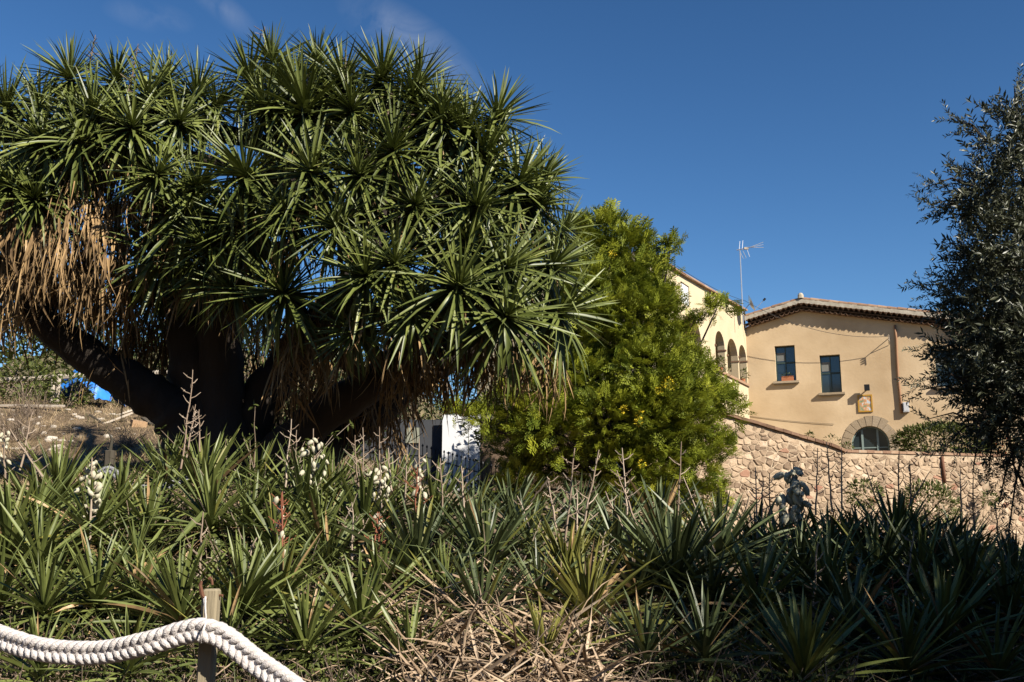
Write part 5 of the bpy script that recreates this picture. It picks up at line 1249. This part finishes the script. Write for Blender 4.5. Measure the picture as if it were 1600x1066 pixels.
# dead brushwood
def brush(c, r, n, label, m='twig', group=None, h=1.0):
    k = MB()
    for i in range(n):
        a = rnd.uniform(0, 6.28); d = Vector((math.cos(a)*rnd.uniform(.2, 1), math.sin(a)*rnd.uniform(.2, 1), rnd.uniform(.3, 1.2)*h)); p = c+Vector((rnd.uniform(-.4, .4)*r, rnd.uniform(-.4, .4)*r, 0))
        q_ = p+d*r*rnd.uniform(.5, 1); mid = p.lerp(q_, .5)+rdir()*r*.1; k.tube([p, mid, q_], [.007, .005, .003], 3)
        for j in range(2):
            s = mid.lerp(q_, rnd.random()); k.tube([s, s+(d+rdir()*.9)*r*.25], [.004, .002], 3)
    o = k.build('brushwood', M[m], None); anchor(o, c); tag(o, label, 'dry brush', group, 'stuff'); return o
brush(bankat(25, 690), .6, 90, 'tangle of grey brushwood at the left edge of the bank')
brush(bankat(50, 650), .5, 50, 'thin dry brush below the fence rail')
brush(bankat(200, 700), .35, 50, 'dry brush beside the foot of the trunk')

# ================================================================ LEAFY WEEDS, GRASS, LITTER
def vine(px, py, Y_, hpx, n, label, spread=.35, size=.05):
    c = P(px, py, Y_); c.z = g(c.x, c.y); H = P(px, py-hpx, Y_).z-c.z; e_ = empty('leafy_weed', c, label, 'weed'); mats = []; pk = []
    for s in range(n):
        k = MB(); a = rnd.uniform(0, 6.28); p = c+rdir()*.05; p.z = c.z; pts = [p]; d = Vector((math.cos(a)*spread, math.sin(a)*spread, 1)).normalized(); L_ = H*rnd.uniform(.6, 1.05)
        for i in range(8):
            d = (d+rdir()*.18).normalized(); p = p+d*L_/8; pts.append(p)
            for j in range(5):
                q_ = p+rdir()*.025; mats.append(frame((rdir()+UP*.3).normalized(), UP+rdir()*.5, size*rnd.uniform(.6, 1.3), q_, rnd.uniform(-1, 1))); pk.append(rnd.randrange(3))
        k.tube(pts, [.007*(1-i/12) for i in range(9)], 4); k.build('stem', M['stalk'], e_)
    scatter('foliage', LF, pk, mats, M['weed'], e_)
vine(410, 740, 9.2, 120, 8, 'sprawling leafy weed in front of the dark trunk', .5, .055)
vine(435, 730, 9.0, 105, 6, 'taller leafy weed left of the white flower spike', .35, .055)
vine(492, 760, 8.6, 125, 2, 'thin leafy shoot climbing above the white flowers', .05, .05)
vine(380, 780, 8.8, 90, 8, 'bushy weed behind the post', .6, .05)
vine(580, 760, 8.4, 80, 3, 'leafy shoot among the dry stalks', .2, .05)
vine(603, 770, 8.5, 70, 3, 'second leafy shoot beside the middle flower spike', .2, .05)
vine(757, 880, 6.9, 80, 3, 'pale green shoot climbing the bare stem', .1, .05)
vine(1395, 1010, 6.7, 60, 4, 'small brown-green weed in the shade', .4, .04)
def fieldpts(n, fx, fy, region):
    """random ground points whose picture position falls in region (list of px,py polygons by depth)"""
    out = []
    xs = []; ys = []
    while len(out) < n:
        Y_ = rnd.uniform(*fy); px = rnd.uniform(*fx); x = (px-800)/1600*Y_*1.02; out.append((x, Y_))
    z = gfield(np.array([o[0] for o in out]), np.array([o[1] for o in out]))
    return [Vector((o[0], o[1], zz)) for o, zz in zip(out, z)]
def cover(name, temps, m, pts, size, up, label, jitter=.6, lift=0.0):
    mats = []; pk = []
    for p in pts:
        d = (UP*up+rdir()*jitter).normalized() if up else Vector((rnd.uniform(-1, 1), rnd.uniform(-1, 1), rnd.uniform(-.3, .75))).normalized()
        mats.append(frame(d, UP+rdir()*.3, size*rnd.uniform(.5, 1.3), p+UP*rnd.random()*lift, rnd.uniform(-1, 1))); pk.append(rnd.randrange(len(temps)))
    o = scatter(name, temps, pk, mats, m, None); tag(o, label, 'ground cover', kind='stuff'); return o
cover('grass', GB, M['grass'], fieldpts(15000, (-60, 700), (4.0, 9.8), None), .26, 1.0, 'rough green grass under the yuccas at left', .7)
cover('grass', GB, M['grass'], fieldpts(9000, (700, 1700), (4.3, 9.5), None), .20, 1.0, 'sparse grass under the yuccas at right', .7)
cover('weeds', LF, M['weed'], fieldpts(14000, (-60, 640), (5.0, 9.8), None), .038, .4, 'low leafy weeds covering the bed at left', 1.0, .32)
cover('weeds', LF, M['weed'], fieldpts(9000, (640, 1300), (5.0, 10), None), .05, .4, 'low leafy weeds in the middle of the bed', 1.0, .2)
cover('dry_leaf_litter', DL, M['litter'], fieldpts(3000, (640, 940), (4.9, 7.4), None), .40, 0, 'thick pale litter of dry yucca leaves in the middle', lift=.30)
cover('dry_leaf_litter', DL, M['litter'], fieldpts(2600, (-40, 640), (4.6, 9.4), None), .24, 0, 'scattered dry yucca leaves among the weeds at left', lift=.22)
cover('dry_leaf_litter', DL, M['litter'], fieldpts(1100, (960, 1700), (5.0, 9.0), None), .30, 0, 'scattered dry leaves in the shade at right', lift=.08)
cover('dry_grass', GB, mat('straw', (.34, .24, .13), (.55, .41, .24), .8, 8, c=(.70, .56, .36)), fieldpts(26000, (-120, 420), (10, 24), None), .16, .9, 'short dry grass on the bank', .8)
cover('grass', GB, M['grass'], fieldpts(12000, (-120, 700), (9, 24), None), .15, 1.0, 'green tufts of grass on the bank', .7)
cover('weeds', LF, M['weed'], fieldpts(9000, (900, 1700), (14, 31), None), .11, .6, 'weedy ground between the bed and the stone wall', .8, .25)
# tangle of thin stems and rank weeds between the yuccas
for (px, py, Y_, h, n, sp) in ((40, 830, 8.0, 70, 7, .7), (200, 850, 7.8, 80, 8, .7), (250, 900, 7.0, 70, 7, .8), (85, 930, 6.8, 60, 6, .8), (410, 860, 7.6, 90, 9, .7), (460, 900, 7.2, 80, 8, .7), (500, 960, 6.4, 60, 7, .8), (370, 870, 7.4, 90, 7, .7), (520, 840, 8.0, 90, 8, .6), (620, 860, 8.2, 70, 5, .6), (210, 970, 6.3, 60, 6, .9), (450, 1040, 5.6, 50, 6, .9), (560, 780, 9, 60, 6, .6), (230, 800, 8.6, 60, 6, .8), (700, 900, 7.4, 50, 4, .6), (960, 960, 6.8, 50, 5, .8), (1090, 980, 6.6, 60, 5, .8), (1060, 1030, 6.1, 50, 5, .8)):
    vine(px, py, Y_, h, n, 'rank leafy weeds tangled between the yuccas', sp, .036)
for o in list(bpy.data.objects):
    if o.get('label') == 'rank leafy weeds tangled between the yuccas': o['group'] = 'weeds tangled between the yuccas'
def stems(fx, fy, n, label, m='twig', L_=.4):
    pts = fieldpts(n, fx, fy, None); k = MB()
    for p in pts:
        d = Vector((rnd.uniform(-1, 1), rnd.uniform(-1, 1), rnd.uniform(.1, 1.2))).normalized(); q_ = p+d*L_*rnd.uniform(.4, 1); mid = p.lerp(q_, .5)+rdir()*.04
        k.tube([p, mid, q_], [.004, .003, .002], 3, False)
        s_ = mid; k.tube([s_, s_+(d+rdir()).normalized()*L_*.3], [.003, .0015], 3, False)
    o = k.build('brushwood', M[m], None); anchor(o, pts[0]); tag(o, label, 'dry brush', None, 'stuff')
stems((-60, 640), (4.8, 9.6), 3200, 'thin dry stems tangled among the weeds at left')
stems((640, 1300), (5.0, 9.5), 1800, 'thin dry stems tangled in the middle of the bed')
hp = [Vector(HILL[rnd.randrange(len(HILL))])+Vector((rnd.uniform(-1, 1), rnd.uniform(-1, 1), rnd.uniform(0, 1.0))) for _ in range(600)]; hm = []; hk = []
for c in hp:
    for j in range(45):
        d = rdir(); hm.append(frame((d+UP*.4).normalized(), UP+rdir()*.4, rnd.uniform(.25, .5), c+Vector((d.x*1.1, d.y*1.1, d.z*.7)), rnd.uniform(-1, 1))); hk.append(rnd.randrange(3))
tag(scatter('scrub', LF, hk, hm, M['weed'], None), 'low scrub covering the hillside far behind the bank', 'scrub', kind='stuff')
